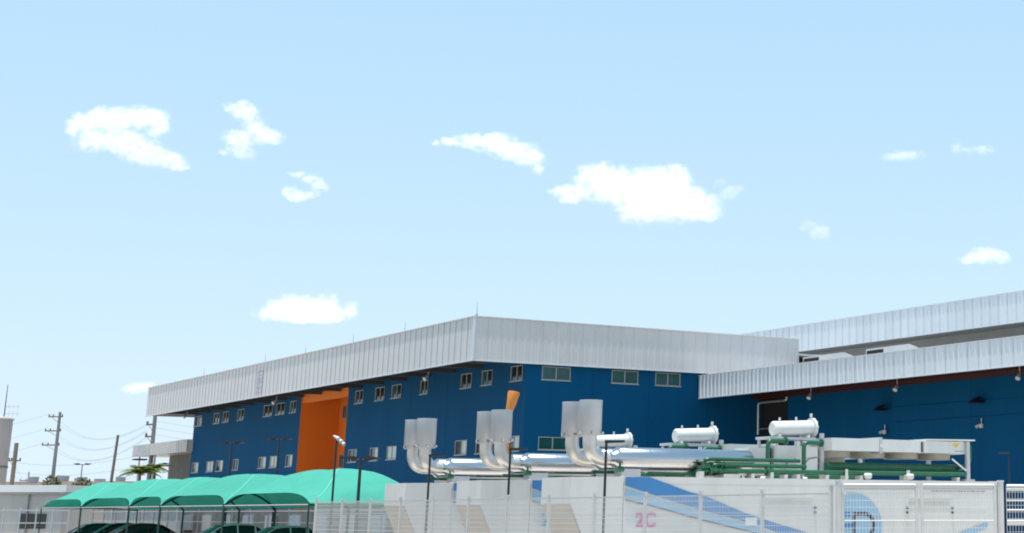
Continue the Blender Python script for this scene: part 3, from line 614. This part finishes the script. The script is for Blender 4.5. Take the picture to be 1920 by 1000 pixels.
# ------------------------------------------------------------------ green shade canopies
bays = [(64.5, 75.15), (75.15, 85.1), (85.1, 90.8), (90.8, 101.0), (101.0, 111.0)]
XA, XB = 22.1, 27.5
names = ['nearest and largest green shade canopy, beside the generator containers', 'second green shade canopy from the generator containers', 'narrow third green shade canopy in the middle of the row', 'fourth green shade canopy, second from the far end', 'farthest green shade canopy, by the low white building']
rr = random.Random(5)
for bi, (ya, yb) in enumerate(bays):
    t = thing('carport_canopy', names[bi], 'carport', (0, 0, 0), 0, 'green canopies over the parked cars')
    nu, nv = 36, 28; L = yb - ya; v = []
    ph = [rr.uniform(0, 6) for _ in range(4)]
    top = 3.70 + rr.uniform(-0.05, 0.06)
    for i in range(nu + 1):
        u = i / nu; y = ya + L * u
        arch = max(0.0, 1 - abs(2 * u - 1) ** 7) ** 0.8
        ze = 2.36 + 0.42 * arch
        zr = top - 0.34 * abs(2 * u - 1) ** 3.2
        cap = 1.0
        for end, on in ((y - ya, bi == 0), (yb - y, bi == 4)):
            if on:
                tt = min(1, end / 3.4); cap = min(cap, math.sqrt(max(0, 1 - (1 - tt) ** 2)))
        for j in range(nv + 1):
            s = -1 + 2 * j / nv
            prof = (1 - abs(s) ** 2.1)
            seam = 1 - 0.20 * (abs(2 * u - 1) ** 5) * (1 - s * s)
            e2 = 2.36 + (ze - 2.36) * (abs(s) ** 3) * cap if s < 0 else 2.36 - 0.12 * s ** 3
            z = e2 + (zr - e2) * prof * cap * seam
            z += (0.016 * math.sin(5 * u * math.pi + 4 * s + ph[0]) + 0.012 * math.sin(13 * u + 11 * s + ph[1]) + 0.010 * math.sin(23 * u - 7 * s + ph[2])) * prof * cap
            x = (XA + XB) / 2 + s * (XB - XA) / 2 * (1 - 0.05 * arch)
            v.append((x, y, z))
    f = [(i * (nv + 1) + j, i * (nv + 1) + j + 1, (i + 1) * (nv + 1) + j + 1, (i + 1) * (nv + 1) + j) for i in range(nu) for j in range(nv)]
    MB().add(v, f, True).build('fabric', 'shade_cloth', t)
    # hip seams from the corners to the ridge
    for u0, u1 in ((0.004, 0.42), (0.996, 0.58)):
        for js in (0, nv):
            pts = []
            for k in range(17):
                q = k / 16; fi = (u0 + (u1 - u0) * q ** 1.3) * nu; fj = js + (nv / 2 - js) * q
                i0, j0 = min(nu - 1, int(fi)), min(nv - 1, int(fj)); a, b = fi - i0, fj - j0
                g4 = [Vector(v[(i0 + di) * (nv + 1) + j0 + dj]) for di in (0, 1) for dj in (0, 1)]
                p = (g4[0] * (1 - b) + g4[1] * b) * (1 - a) + (g4[2] * (1 - b) + g4[3] * b) * a
                pts.append((p.x, p.y, p.z + 0.006))
            MB().tube(pts, 0.022, 6).build('seam', 'seam_cloth', t)
    if bi: MB().tube([(p[0], p[1] + 0.03, p[2] + 0.008) for p in v[:nv + 1]], 0.03, 6).build('valley_shade_line', 'valley_shade', t)  # dark line added to paint the shade in the valley between canopies
    for x in (XA, XB):
        for y in (ya + 0.06, yb - 0.06): MB().tube([(x, y, 0), (x, y, 2.37)], 0.036, 10).build('post', 'dark_green_steel', t)
        MB().tube([(x, ya + 0.1, 2.30), (x, yb - 0.1, 2.30)], 0.03, 8).build('eave_rail', 'dull_rail', t)
    for row, dy in ((0, 0.05), (nu, -0.05)):
        pts = [(p[0], p[1] + dy, p[2] - 0.06) for p in v[row * (nv + 1):(row + 1) * (nv + 1)]]
        MB().tube(pts, 0.03, 8).build('arch_tube', 'dark_green_steel', t)

# ------------------------------------------------------------------ parked cars (length along X)
def car(x, y, flip, paint, label, sc_=1.0):
    t = thing('parked_car', label, 'car', (x, y, 0), math.pi if flip else 0, 'cars parked under the green canopies')
    W = 0.86
    prof = [(-2.1, 0.45, 0.62, 0.74), (-2.02, 0.28, 0.74, 0.80), (-1.5, 0.22, 0.84, 0.85), (-0.95, 0.2, 0.93, 0.86), (0.0, 0.2, 0.97, 0.87), (1.0, 0.2, 0.99, 0.87), (1.7, 0.22, 1.0, 0.84), (2.0, 0.3, 0.95, 0.78), (2.1, 0.45, 0.8, 0.72)]
    v = []; n = 10
    for (px, zb, zt, w_) in prof:
        ring_ = [(-w_ + 0.06, zb), (-w_, zb + 0.12), (-w_, zt - 0.16), (-w_ + 0.05, zt - 0.04), (-w_ + 0.2, zt), (w_ - 0.2, zt), (w_ - 0.05, zt - 0.04), (w_, zt - 0.16), (w_, zb + 0.12), (w_ - 0.06, zb)]
        v += [(px, a, b) for a, b in ring_]
    f = [(i * n + k, i * n + (k + 1) % n, (i + 1) * n + (k + 1) % n, (i + 1) * n + k) for i in range(len(prof) - 1) for k in range(n)] + [tuple(range(n)), tuple(range((len(prof) - 1) * n, len(prof) * n))[::-1]]
    MB().add(v, f, True).build('body', paint, t)
    # glasshouse and roof
    cab = [(-1.05, 0.93, 0.78), (-0.72, 1.16, 0.73), (-0.32, 1.40, 0.64), (0.1, 1.465, 0.615), (0.7, 1.47, 0.61), (1.15, 1.42, 0.61), (1.5, 1.22, 0.66), (1.85, 1.0, 0.72)]
    v = []
    for (px, zt, w_) in cab:
        v += [(px, -0.80, 0.93), (px, -w_ - (0.8 - w_) * max(0, (1.40 - zt)) * 0.8, max(0.94, zt - 0.07)), (px, -w_ + 0.14, max(0.945, zt - 0.012)), (px, 0, max(0.95, zt)), (px, w_ - 0.14, max(0.945, zt - 0.012)), (px, w_ + (0.8 - w_) * max(0, (1.40 - zt)) * 0.8, max(0.94, zt - 0.07)), (px, 0.80, 0.93)]
    n = 7; gl = []; rfp = []
    for i in range(len(cab) - 1):
        for k in range(n - 1):
            q = (i * n + k, i * n + k + 1, (i + 1) * n + k + 1, (i + 1) * n + k)
            (rfp if (2 <= i <= 4 and 1 <= k <= 4) else gl).append(q)
    MB().add(v, gl, True).build('glass', 'dark_glass', t)
    MB().add([(a, b, c + 0.012) for a, b, c in v], rfp, True).build('roof', paint, t)
    for s in (-1, 1):
        pl = MB()
        for path in ([(-1.05, 0.8, 0.93), (-0.72, 0.755, 1.13), (-0.32, 0.665, 1.36), (0.1, 0.63, 1.42)], [(0.35, 0.81, 0.94), (0.33, 0.63, 1.42)], [(1.12, 0.80, 0.95), (1.1, 0.63, 1.38)], [(0.7, 0.625, 1.43), (1.15, 0.63, 1.38), (1.5, 0.70, 1.17), (1.85, 0.76, 0.97)], [(0.1, 0.63, 1.42), (0.7, 0.625, 1.43)]):
            pl.tube([(a, s * b, c) for a, b, c in path], 0.035, 6)
        pl.build('pillar', paint, t)
        mm = MB().tube([(-0.72, s * 0.84, 1.0), (-0.70, s * 0.93, 1.03), (-0.68, s * 1.0, 1.03)], [0.05, 0.09, 0.06], 8); mm.build('mirror', paint, t)
        BOX(-2.08, -1.85, s * 0.62 - 0.13, s * 0.62 + 0.13, 0.62, 0.74).build('headlight', 'head_lamp', t)
        BOX(1.95, 2.09, s * 0.62 - 0.1, s * 0.62 + 0.1, 0.75, 0.92).build('tail_light', 'red_lamp', t)
        for wx in (-1.32, 1.28):
            wh = MB().tube([(wx, s * 0.68, 0.31), (wx, s * 0.70, 0.31), (wx, s * 0.86, 0.31), (wx, s * 0.875, 0.31)], [0.26, 0.31, 0.31, 0.27], 24).build('wheel', 'rubber', t)
            MB().tube([(wx, s * 0.876, 0.31), (wx, s * 0.882, 0.31)], [0.2, 0.17], 18).build('rim', 'alloy', wh)
    t.scale = (sc_,) * 3
car(23.95, 106.4, False, 'car_grey', 'dark grey car farthest along the row under the canopies')
car(24.0, 101.3, False, 'car_black', 'black car second from the far end of the row', 1.02)
car(24.0, 93.6, True, 'car_red', 'very dark red car in the middle of the parked row', 1.03)
car(24.35, 82.3, False, 'car_white', 'white car second from the generator containers', 1.05)
car(24.6, 75.6, False, 'car_silver', 'silver car nearest to the generator containers', 1.0)

# ------------------------------------------------------------------ lamp posts
def arm_lamp(x, y, h, label, d=(0.8, -0.59), arm=0.42):
    t = thing('lamp_post', label, 'lamp post', (x, y, 0), 0, 'slim black lamp posts with a short arm')
    MB().tube([(0, 0, 0), (0, 0, h)], 0.032, 8).build('pole', 'black_metal', t)
    BOX(-0.09, 0.09, -0.09, 0.09, 0, 0.03).build('base_plate', 'black_metal', t)
    hd = MB().prism([(-0.03, h - 0.02), (arm, h + 0.0), (arm, h + 0.05), (-0.03, h + 0.05)], 'y', -0.06, 0.06).build('lamp_head', 'black_metal', t)
    hd.rotation_euler.z = math.atan2(d[1], d[0])
arm_lamp(18.9, 35.36, 3.56, 'slim black lamp post beside the exhaust stacks of container 2C')
arm_lamp(18.9, 40.46, 3.54, 'slim black lamp post in front of the middle generator container')
arm_lamp(18.9, 45.6, 3.52, 'slim black lamp post in front of the farthest generator container')
arm_lamp(46.5, 52.7, 4.36, 'black lamp post against the blue hall at the right edge', (-0.8, 0.59), 0.4)
def double_lamp(x, y, h, label, mt='black_metal', hm='black_metal', span=0.75, drop=0.0):
    t = thing('car_park_lamp', label, 'lamp post', (x, y, 0), R(YAW - 90), 'double-headed car park lamps')
    MB().tube([(0, 0, 0), (0, 0, h)], [0.075, 0.05], 10).build('pole', mt, t)
    MB().tube([(-span * 0.6, 0, h - 0.05), (span * 0.6, 0, h - 0.05 - drop)], 0.03, 8).build('cross_arm', mt, t)
    for s in (-1, 1):
        hd = MB().prism([(0.0, -0.05), (0.5, -0.02), (0.52, 0.04), (0.1, 0.09), (0.0, 0.07)], 'y', -0.14, 0.14).build('lamp_head', hm, t)
        hd.location = (s * span * 0.28, 0, h + (drop if s < 0 else -drop)); hd.rotation_euler.z = 0 if s > 0 else math.pi
double_lamp(30.1, 101.9, 6.0, 'dark double lamp before the blue wall, left of the orange recess')
double_lamp(30.7, 95.3, 6.0, 'dark double lamp just left of the orange recess, taller in view')
double_lamp(22.5, 60.6, 3.9, 'low dark double lamp standing right of the orange recess', span=0.55)
double_lamp(39.5, 181.9, 6.75, 'slim far double lamp standing among the utility poles', span=1.1, mt='pole_concrete')
t = thing('spot_pole', 'dark pole with white spotlights in front of the orange recess', 'lamp post', (22.4, 62.95, 0), R(YAW - 90))
MB().tube([(0, 0, 0), (0, 0, 4.6)], 0.04, 10).build('pole', 'black_metal', t)
for k, (dx, dz) in enumerate(((-0.02, 4.72), (0.10, 4.62), (0.2, 4.52))):
    MB().tube([(dx - 0.1, 0, dz + 0.06), (dx + 0.03, -0.05, dz), (dx + 0.12, -0.08, dz - 0.05)], [0.035, 0.06, 0.075], 12).build('spotlight', 'lamp_white', t)

# ------------------------------------------------------------------ left background: tank, poles, wires, low building, houses, palm
t = thing('water_tower', 'beige cylindrical water tower cut off by the left edge', 'water tower', (27.4, 166.2, 0))
MB().tube([(0, 0, 0), (0, 0, 5.9), (0, 0, 10.0)], 2.55, 48).build('shell', 'tank_beige', t)
MB().tube([(0, 0, 10.0), (0, 0, 10.12), (0, 0, 10.35)], [2.66, 2.66, 1.6], 48).build('lid', 'tank_beige', t)
MB().tube([(0, 0, 5.9), (0, 0, 6.02)], 2.6, 48).build('band', 'pole_wood', t)
MB().tube([(1.6, -1.2, 10.1), (1.6, -1.2, 13.0)], [0.06, 0.03], 8).build('mast', 'pole_concrete', t)
an = MB()
for z in (10.5, 11.1): an.tube([(1.6, -1.2, z), (2.6, -1.9, z)], 0.012, 6); [an.tube([(1.9 + .3 * k, -1.4 - .22 * k, z - 0.25), (1.9 + .3 * k, -1.4 - .22 * k, z + 0.25)], 0.008, 5) for k in range(3)]
an.build('antenna', 'pole_concrete', t)
def pole(x, y, h, mt, label, arms=(), lean=0.0, r=(0.2, 0.12), tr=False):
    t = thing('utility_pole', label, 'utility pole', (x, y, 0), R(YAW - 90), 'utility poles beyond the car park')
    MB().tube([(0, 0, 0), (lean * h, 0, h)], r, 10).build('pole', mt, t)
    for z, a, b in arms:
        am = BOX(a, b, -0.07, 0.07, z - 0.09, z + 0.09).build('crossarm', 'pole_wood', t)
        for q in (a + 0.1, (a + b) / 2 - 0.4, b - 0.1): MB().tube([(q, 0, z + 0.09), (q, 0, z + 0.16), (q, 0, z + 0.36)], [0.05, 0.11, 0.08], 8).build('insulator', 'pole_wood', am)
        MB().tube([(a * 0.7, 0, z - 0.09), (0, 0, z - 0.9)], 0.03, 6).build('brace', 'pole_wood', am)
    if tr: MB().tube([(0.0, -0.35, h * 0.72), (0.0, -0.35, h * 0.72 + 1.0)], 0.45, 14).build('transformer', 'water_box_grey', t)
pole(57, 280.7, 17.0, 'pole_concrete', 'tall concrete utility pole carrying three crossarms', ((16.3, -1.7, 0.5), (14.2, -2.0, 0.45), (12.1, -2.2, 0.45)), r=(0.34, 0.2))
pole(49.1, 212, 10.9, 'pole_wood', 'bare wooden pole leaning to the right', lean=0.045, r=(0.2, 0.15))
pole(50.2, 199, 12.8, 'pole_concrete', 'concrete pole rising behind the annex canopy', r=(0.3, 0.2), arms=((11.6, -0.9, 0.2), (10.3, -0.9, 0.2)))
pole(44.1, 240.5, 10.8, 'pole_wood', 'short dark pole beside the beige water tower', ((8.6, -0.8, 0.8),), r=(0.3, 0.26))
pole(68.6, 359, 9.8, 'pole_wood', 'small far pole carrying a transformer', ((8.2, -1.6, 1.6),), tr=True)
def wire(a, b, sag, label):
    a, b = Vector(a), Vector(b)
    pts = [a.lerp(b, k / 14) - Vector((0, 0, sag * 4 * (k / 14) * (1 - k / 14))) for k in range(15)]
    tag(MB().tube(pts, 0.013, 5).build('overhead_wire', 'wire_grey'), label, 'wire', 'overhead wires between the utility poles')
for z in (16.4, 14.3, 12.2):
    for off in (-1.6, -0.9): wire((57 + off * .8, 280.7 - off * .59, z + 0.3), (50.2 - .6, 199 + .5, 12.0 - (16.4 - z) * 0.35 + off * 0.3), 2.6, 'sagging power wire from the three-crossarm pole to the pole behind the annex')
    wire((57 - 1.3, 280.7 + 1.0, z + 0.3), (20, 300, z - 4.5), 2.2, 'power wire running left from the three-crossarm pole past the water tower')
    wire((50.2, 199, 12.0 - (16.4 - z) * 0.35), (75, 186, 9.5 - (16.4 - z) * 0.3), 0.6, 'power wire from the annex pole towards the far end of the blue building')
for z in (8.4, 7.2, 6.0): wire((44.1, 240.5, z), (49.6, 212, z - 0.3), 0.5, 'low wire from the short dark pole to the leaning wooden pole'); wire((44.1, 240.5, z), (68.6, 359, z), 0.8, 'low wire from the short dark pole to the far transformer pole'); wire((49.6, 212, z - 0.3), (50.2, 199, z + 0.5), 0.2, 'low wire from the leaning wooden pole to the annex pole')

t = thing('low_white_building', 'low white flat-roofed building with thick white parapet at the left edge', 'building', (27.13, 128.9, 0), R(YAW - 90))
BOX(-14, -0.25, 0.3, 8, 0, 3.3).build('wall', 'white_wall', t)
BOX(-14.2, 0.0, 0.0, 8.2, 3.45, 3.93).build('parapet', 'coping_white', t)
BOX(-14.1, -0.12, 0.12, 8.1, 3.3, 3.449).build('roof_edge', 'pale_soffit', t)
for i in range(4): BOX(-13.0 + i * 3.3, -11.2 + i * 3.3, 0.24, 0.299, 1.0, 2.0).build('window', 'dark_glass', t)
MB().tube([(-2.6, 0.2, 0), (-2.6, 0.2, 3.6)], 0.05, 8).build('downpipe', 'pole_concrete', t)
t = thing('grid_fence', 'white post and rail fence before the low white building', 'fence', (24.2, 113.6, 0), R(YAW - 90))
for i in range(8): BOX(-7.0 + i, -6.93 + i, -0.03, 0.03, 0, 2.35).build('post', 'white_post', t)
for z in (2.2, 1.45, 0.5): BOX(-7.0, 0.05, -0.02, 0.02, z - 0.035, z + 0.035).build('rail', 'white_post', t)
def house(x, y, wx, wy, h, rh, label, tanks=()):
    t = thing('far_house', label, 'house', (x, y, 0), R(YAW - 90 + random.uniform(-8, 8)), 'low houses beyond the car park')
    BOX(-wx / 2, wx / 2, 0, wy, 0, h).build('wall', 'house_wall', t)
    MB().prism([(-0.4, h), (wy / 2, h + rh), (wy + 0.4, h)], 'x', -wx / 2 - 0.4, wx / 2 + 0.4).build('roof', 'house_roof', t)
    for k in range(int(wx // 4)): BOX(-wx / 2 + 1 + 4 * k, -wx / 2 + 2.4 + 4 * k, -0.04, -0.002, 1.2, 2.4).build('window', 'dark_glass', t)
    for q, s in tanks:
        MB().tube([(q, wy / 2, h + rh - 0.4), (q, wy / 2, h + rh + s * 0.45)], [s * 0.42, s * 0.5], 14).build('roof_tank', 'water_box_grey', t)
house(52, 240, 12, 8, 4.6, 1.6, 'far house with brown roof behind the row of canopies')
house(55.5, 282, 14, 8, 5.2, 1.6, 'far house carrying grey roof tanks beside the tall pole', ((-3, 1.6), (1.5, 1.9), (4.5, 1.5)))
house(64, 300, 14, 8, 5.4, 1.4, 'far house with pale roof tanks left of the bare wooden pole', ((-4, 1.7), (0, 2.0), (3, 1.8)))
house(62.5, 255, 14, 8, 5.0, 1.5, 'far house with brown roof behind the palm tree', ((-4.5, 1.4),))
def palm(x, y, h, label, n=15, L=2.6):
    t = thing('palm_tree', label, 'palm tree', (x, y, 0), 0)
    MB().tube([(0, 0, 0), (0.1, 0, h * 0.5), (0.05, 0.05, h)], [0.22, 0.16, 0.13], 10).build('trunk', 'bark', t)
    r2 = random.Random(x)
    for k in range(n):
        a = 2 * math.pi * k / n + r2.uniform(-.2, .2); e = r2.uniform(0.45, 1.45); ln = L * r2.uniform(0.8, 1.15); m = MB(); pts = []
        for i in range(13):
            s = i / 12; rr_ = ln * s * math.cos(e * (1 - 0.35 * s)); zz = h + ln * s * math.sin(e) - 1.3 * ln * 0.5 * s * s
            pts.append(Vector((0.05 + rr_ * math.cos(a), 0.05 + rr_ * math.sin(a), zz)))
        m.tube(pts, [0.035 - 0.002 * i for i in range(13)], 5)
        for i in range(1, 13):
            tdir = (pts[i] - pts[i - 1]).normalized(); sd = tdir.cross(Vector((0, 0, 1))).normalized()
            for s_ in (-1, 1):
                for q in (0.0, 0.5):
                    b = pts[i - 1].lerp(pts[i], q); l_ = 0.62 * math.sin(math.pi * min(1, (i + q) / 13 * 0.9 + 0.1)) + 0.12
                    tip = b + (sd * s_ * 0.8 + tdir * 0.55 + Vector((0, 0, -0.35 + r2.uniform(-.15, .15)))) * l_
                    wv = tdir * 0.055
                    m.add([b - wv, b + wv, tip], [(0, 1, 2)])
        m.build('frond', 'palm_leaf', t)
palm(46.6, 188.6, 6.1, 'green feathery palm beside the concrete pole under the annex canopy', 20, 2.2)
palm(49.3, 193.5, 6.5, 'smaller green palm behind, under the annex canopy', 13, 2.3)
def bush(x, y, rx, h, label, nleaf=900):
    t = thing('bush', label, 'bush', (x, y, 0), R(YAW - 90), 'bushes beyond the canopies')
    r2 = random.Random(y); m = MB()
    MB().tube([(0, 0, 0), (0.1, 0, h * 0.7)], [0.12, 0.04], 7).build('stem', 'bark', t)
    cl = [(r2.uniform(-rx, rx) * 0.8, r2.uniform(-1.4, 1.4), r2.uniform(0.45, 0.85) * h, r2.uniform(0.6, 1.1)) for _ in range(9)]
    for _ in range(nleaf):
        c = r2.choice(cl); d = Vector((r2.gauss(0, 1), r2.gauss(0, 1), r2.gauss(0, 1))).normalized() * c[3] * r2.uniform(0.6, 1.05)
        p = Vector(c[:3]) + d; a = Vector((r2.gauss(0, 1), r2.gauss(0, 1), r2.gauss(0, .6))).normalized() * 0.24; b = a.orthogonal().normalized() * 0.11
        m.add([p - a, p + b, p + a, p - b], [(0, 1, 2, 3)])
    m.build('foliage', 'bush_leaf', t)
bush(45.2, 200, 2.6, 6.3, 'brownish green bush left of the palms'); bush(43.5, 208, 3.0, 6.4, 'low scrubby bush near the bare wooden pole'); bush(47.8, 190.6, 2.0, 5.4, 'dense bush at the foot of the palms')

# ------------------------------------------------------------------ clouds (real volumes, base near 800 m)
def cloud(loc, mpp, blobs, dens, label, thr=0.34):
    """one cloud: a lumpy hull filled with a fluffy density field (sum of soft puffs eroded by noise)"""
    bm = bmesh.new(); bmesh.ops.create_icosphere(bm, subdivisions=2, radius=1); vv = [tuple(p.co) for p in bm.verts]; ff = [tuple(q.index for q in p.verts) for p in bm.faces]; bm.free()
    m = MB(); k = 1.5; rm_ = []
    for dx, dy, rx, ry in blobs:
        d = 0.5 * (rx + ry); rm_.append((dx * mpp, -dy * mpp, rx * mpp * k, d * mpp * k, ry * mpp * k))
        m.add([((dx + p[0] * rx * k) * mpp, p[1] * d * k * mpp, (-dy + p[2] * ry * k) * mpp) for p in vv], ff, True)
    o = m.build('cloud', None); o.location = loc; o.rotation_euler.z = R(YAW - 90)
    r_ = o.modifiers.new('union', 'REMESH'); r_.mode = 'VOXEL'; r_.voxel_size = max(3.0, min(b[3] for b in blobs) * mpp * 0.5)
    ma = bpy.data.materials.new('cloud_vapour'); ma.use_nodes = True; n = ma.node_tree.nodes; l = ma.node_tree.links; n.clear()
    out = n.new('ShaderNodeOutputMaterial'); pv = n.new('ShaderNodeVolumePrincipled'); pv.inputs['Color'].default_value = (1, 1, 1, 1); pv.inputs['Anisotropy'].default_value = 0.0
    tc = n.new('ShaderNodeTexCoord'); acc = None
    def math_(op, a, b):
        q = n.new('ShaderNodeMath'); q.operation = op
        for i_, x in enumerate((a, b)):
            if isinstance(x, (int, float)): q.inputs[i_].default_value = x
            else: l.new(x, q.inputs[i_])
        return q.outputs[0]
    wn = n.new('ShaderNodeTexNoise'); wn.inputs['Scale'].default_value = 0.035 / mpp; wn.inputs['Detail'].default_value = 3
    l.new(tc.outputs['Object'], wn.inputs['Vector'])
    wv = n.new('ShaderNodeVectorMath'); wv.operation = 'MULTIPLY_ADD'; l.new(wn.outputs['Color'], wv.inputs[0]); wv.inputs[1].default_value = (22 * mpp,) * 3
    off = n.new('ShaderNodeVectorMath'); off.operation = 'SUBTRACT'; l.new(tc.outputs['Object'], off.inputs[0]); off.inputs[1].default_value = (11 * mpp,) * 3
    l.new(off.outputs[0], wv.inputs[2])
    for x, z, rx, ry, rz in rm_:
        a = n.new('ShaderNodeVectorMath'); a.operation = 'SUBTRACT'; l.new(wv.outputs[0], a.inputs[0]); a.inputs[1].default_value = (x, 0, z)
        b = n.new('ShaderNodeVectorMath'); b.operation = 'MULTIPLY'; l.new(a.outputs[0], b.inputs[0]); b.inputs[1].default_value = (1 / rx, 1 / ry, 1 / rz)
        d = n.new('ShaderNodeVectorMath'); d.operation = 'DOT_PRODUCT'; l.new(b.outputs[0], d.inputs[0]); l.new(b.outputs[0], d.inputs[1])
        v = math_('MAXIMUM', math_('SUBTRACT', 1.0, d.outputs['Value']), 0.0)
        acc = v if acc is None else math_('MAXIMUM', acc, v)
    nz = n.new('ShaderNodeTexNoise'); nz.inputs['Scale'].default_value = 0.07 / mpp; nz.inputs['Detail'].default_value = 6; nz.inputs['Roughness'].default_value = 0.68
    l.new(tc.outputs['Object'], nz.inputs['Vector'])
    n2 = n.new('ShaderNodeTexNoise'); n2.inputs['Scale'].default_value = 0.20 / mpp; n2.inputs['Detail'].default_value = 5; n2.inputs['Roughness'].default_value = 0.65
    l.new(wv.outputs[0], n2.inputs['Vector'])
    both = math_('ADD', math_('MULTIPLY', math_('SUBTRACT', nz.outputs['Fac'], 0.5), 3.4), math_('MULTIPLY', math_('SUBTRACT', n2.outputs['Fac'], 0.5), 1.7))
    f_ = math_('ADD', acc, math_('MULTIPLY', both, math_('MINIMUM', math_('MULTIPLY', acc, 2.5), 1.0)))
    mr = n.new('ShaderNodeMapRange'); mr.interpolation_type = 'SMOOTHSTEP'
    mr.inputs['From Min'].default_value = thr; mr.inputs['From Max'].default_value = thr + 1.1; mr.inputs['To Max'].default_value = dens / mpp
    l.new(f_, mr.inputs['Value'])
    fr = n.new('ShaderNodeMapRange'); fr.interpolation_type = 'SMOOTHSTEP'; fr.inputs['From Min'].default_value = 0.42; fr.inputs['From Max'].default_value = 0.72; fr.inputs['To Max'].default_value = dens / mpp * 0.35
    l.new(wn.outputs['Fac'], fr.inputs['Value'])                # thin veil trailing round the puffs
    l.new(math_('ADD', mr.outputs[0], math_('MULTIPLY', fr.outputs[0], math_('MINIMUM', acc, 0.5))), pv.inputs['Density']); l.new(pv.outputs[0], out.inputs['Volume'])
    o.data.materials.append(ma)
    tag(o, label, 'cloud', 'small fair-weather clouds')
cloud((857, 3851, 800), 1.17, [(-85, -30, 30, 18), (-40, -35, 45, 20), (20, -40, 45, 18), (55, -20, 18, 18), (-60, 5, 35, 18), (-10, 5, 40, 20), (30, 25, 40, 20), (60, 38, 40, 15), (95, 50, 25, 9), (-105, -20, 15, 12)], 0.048, 'large white arched cloud, leftmost in the upper sky')
cloud((1057, 3638, 800), 1.15, [(-15, -40, 22, 18), (-40, -50, 15, 8), (5, -10, 22, 20), (-20, 10, 30, 16), (30, 8, 30, 12), (-20, 35, 28, 10), (0, 45, 14, 8)], 0.048, 'ragged zigzag cloud right of the large arched cloud')
cloud((1356, 4177, 800), 1.34, [(-15, -22, 18, 6), (10, -15, 22, 9), (30, 0, 16, 9), (-28, 8, 14, 10), (-10, 18, 22, 9), (15, 14, 18, 6)], 0.048, 'small ring-shaped cloud below the zigzag cloud')
cloud((1556, 3512, 800), 1.21, [(-75, -18, 28, 7), (-35, -22, 35, 11), (5, -18, 40, 17), (45, -2, 40, 16), (75, 12, 25, 16), (90, 30, 12, 12)], 0.048, 'slanting streak of cloud, tapering to the left, in mid sky')
cloud((2078, 3782, 800), 1.37, [(-70, -35, 40, 22), (-30, -15, 60, 30), (30, -15, 60, 32), (75, -25, 30, 28), (60, 15, 80, 30), (120, 35, 40, 14), (20, 30, 50, 22), (-110, -5, 40, 12), (-150, -5, 14, 7), (-120, 10, 20, 7), (75, -48, 15, 12)], 0.048, 'biggest puffy white cloud right of the sky centre')
cloud((2233, 3578, 800), 1.35, [(-15, -10, 14, 8), (5, 5, 16, 12), (22, 0, 10, 6)], 0.02, 'thin wisp just right of the biggest cloud')
cloud((2778, 3968, 800), 1.54, [(-12, -8, 18, 9), (8, 2, 18, 12), (18, 10, 10, 8)], 0.02, 'small faint curl of cloud above the canopy roof')
cloud((3500, 4057, 800), 1.70, [(-30, 5, 20, 8), (0, -2, 30, 13), (30, 3, 16, 10)], 0.048, 'small lens-shaped cloud near the right edge')
cloud((2339, 2996, 800), 1.22, [(0, 0, 38, 8)], 0.02, 'faint flat streak of cloud high on the right')
cloud((2418, 2843, 800), 1.20, [(-28, -2, 12, 9), (-8, 2, 14, 5), (22, 2, 22, 7)], 0.02, 'faint double wisp near the upper right edge')
cloud((2251, 6760, 800), 2.14, [(-60, 8, 35, 12), (-30, -5, 35, 20), (0, -2, 40, 20), (35, -8, 20, 20), (40, 8, 40, 14), (80, 0, 14, 13), (0, 15, 70, 9)], 0.048, 'flat-bottomed white cloud low above the grey fascia')
cloud((2826, 11746, 800), 3.47, [(0, 0, 25, 8), (18, -3, 18, 10)], 0.048, 'small low cloud by the far end of the grey fascia')
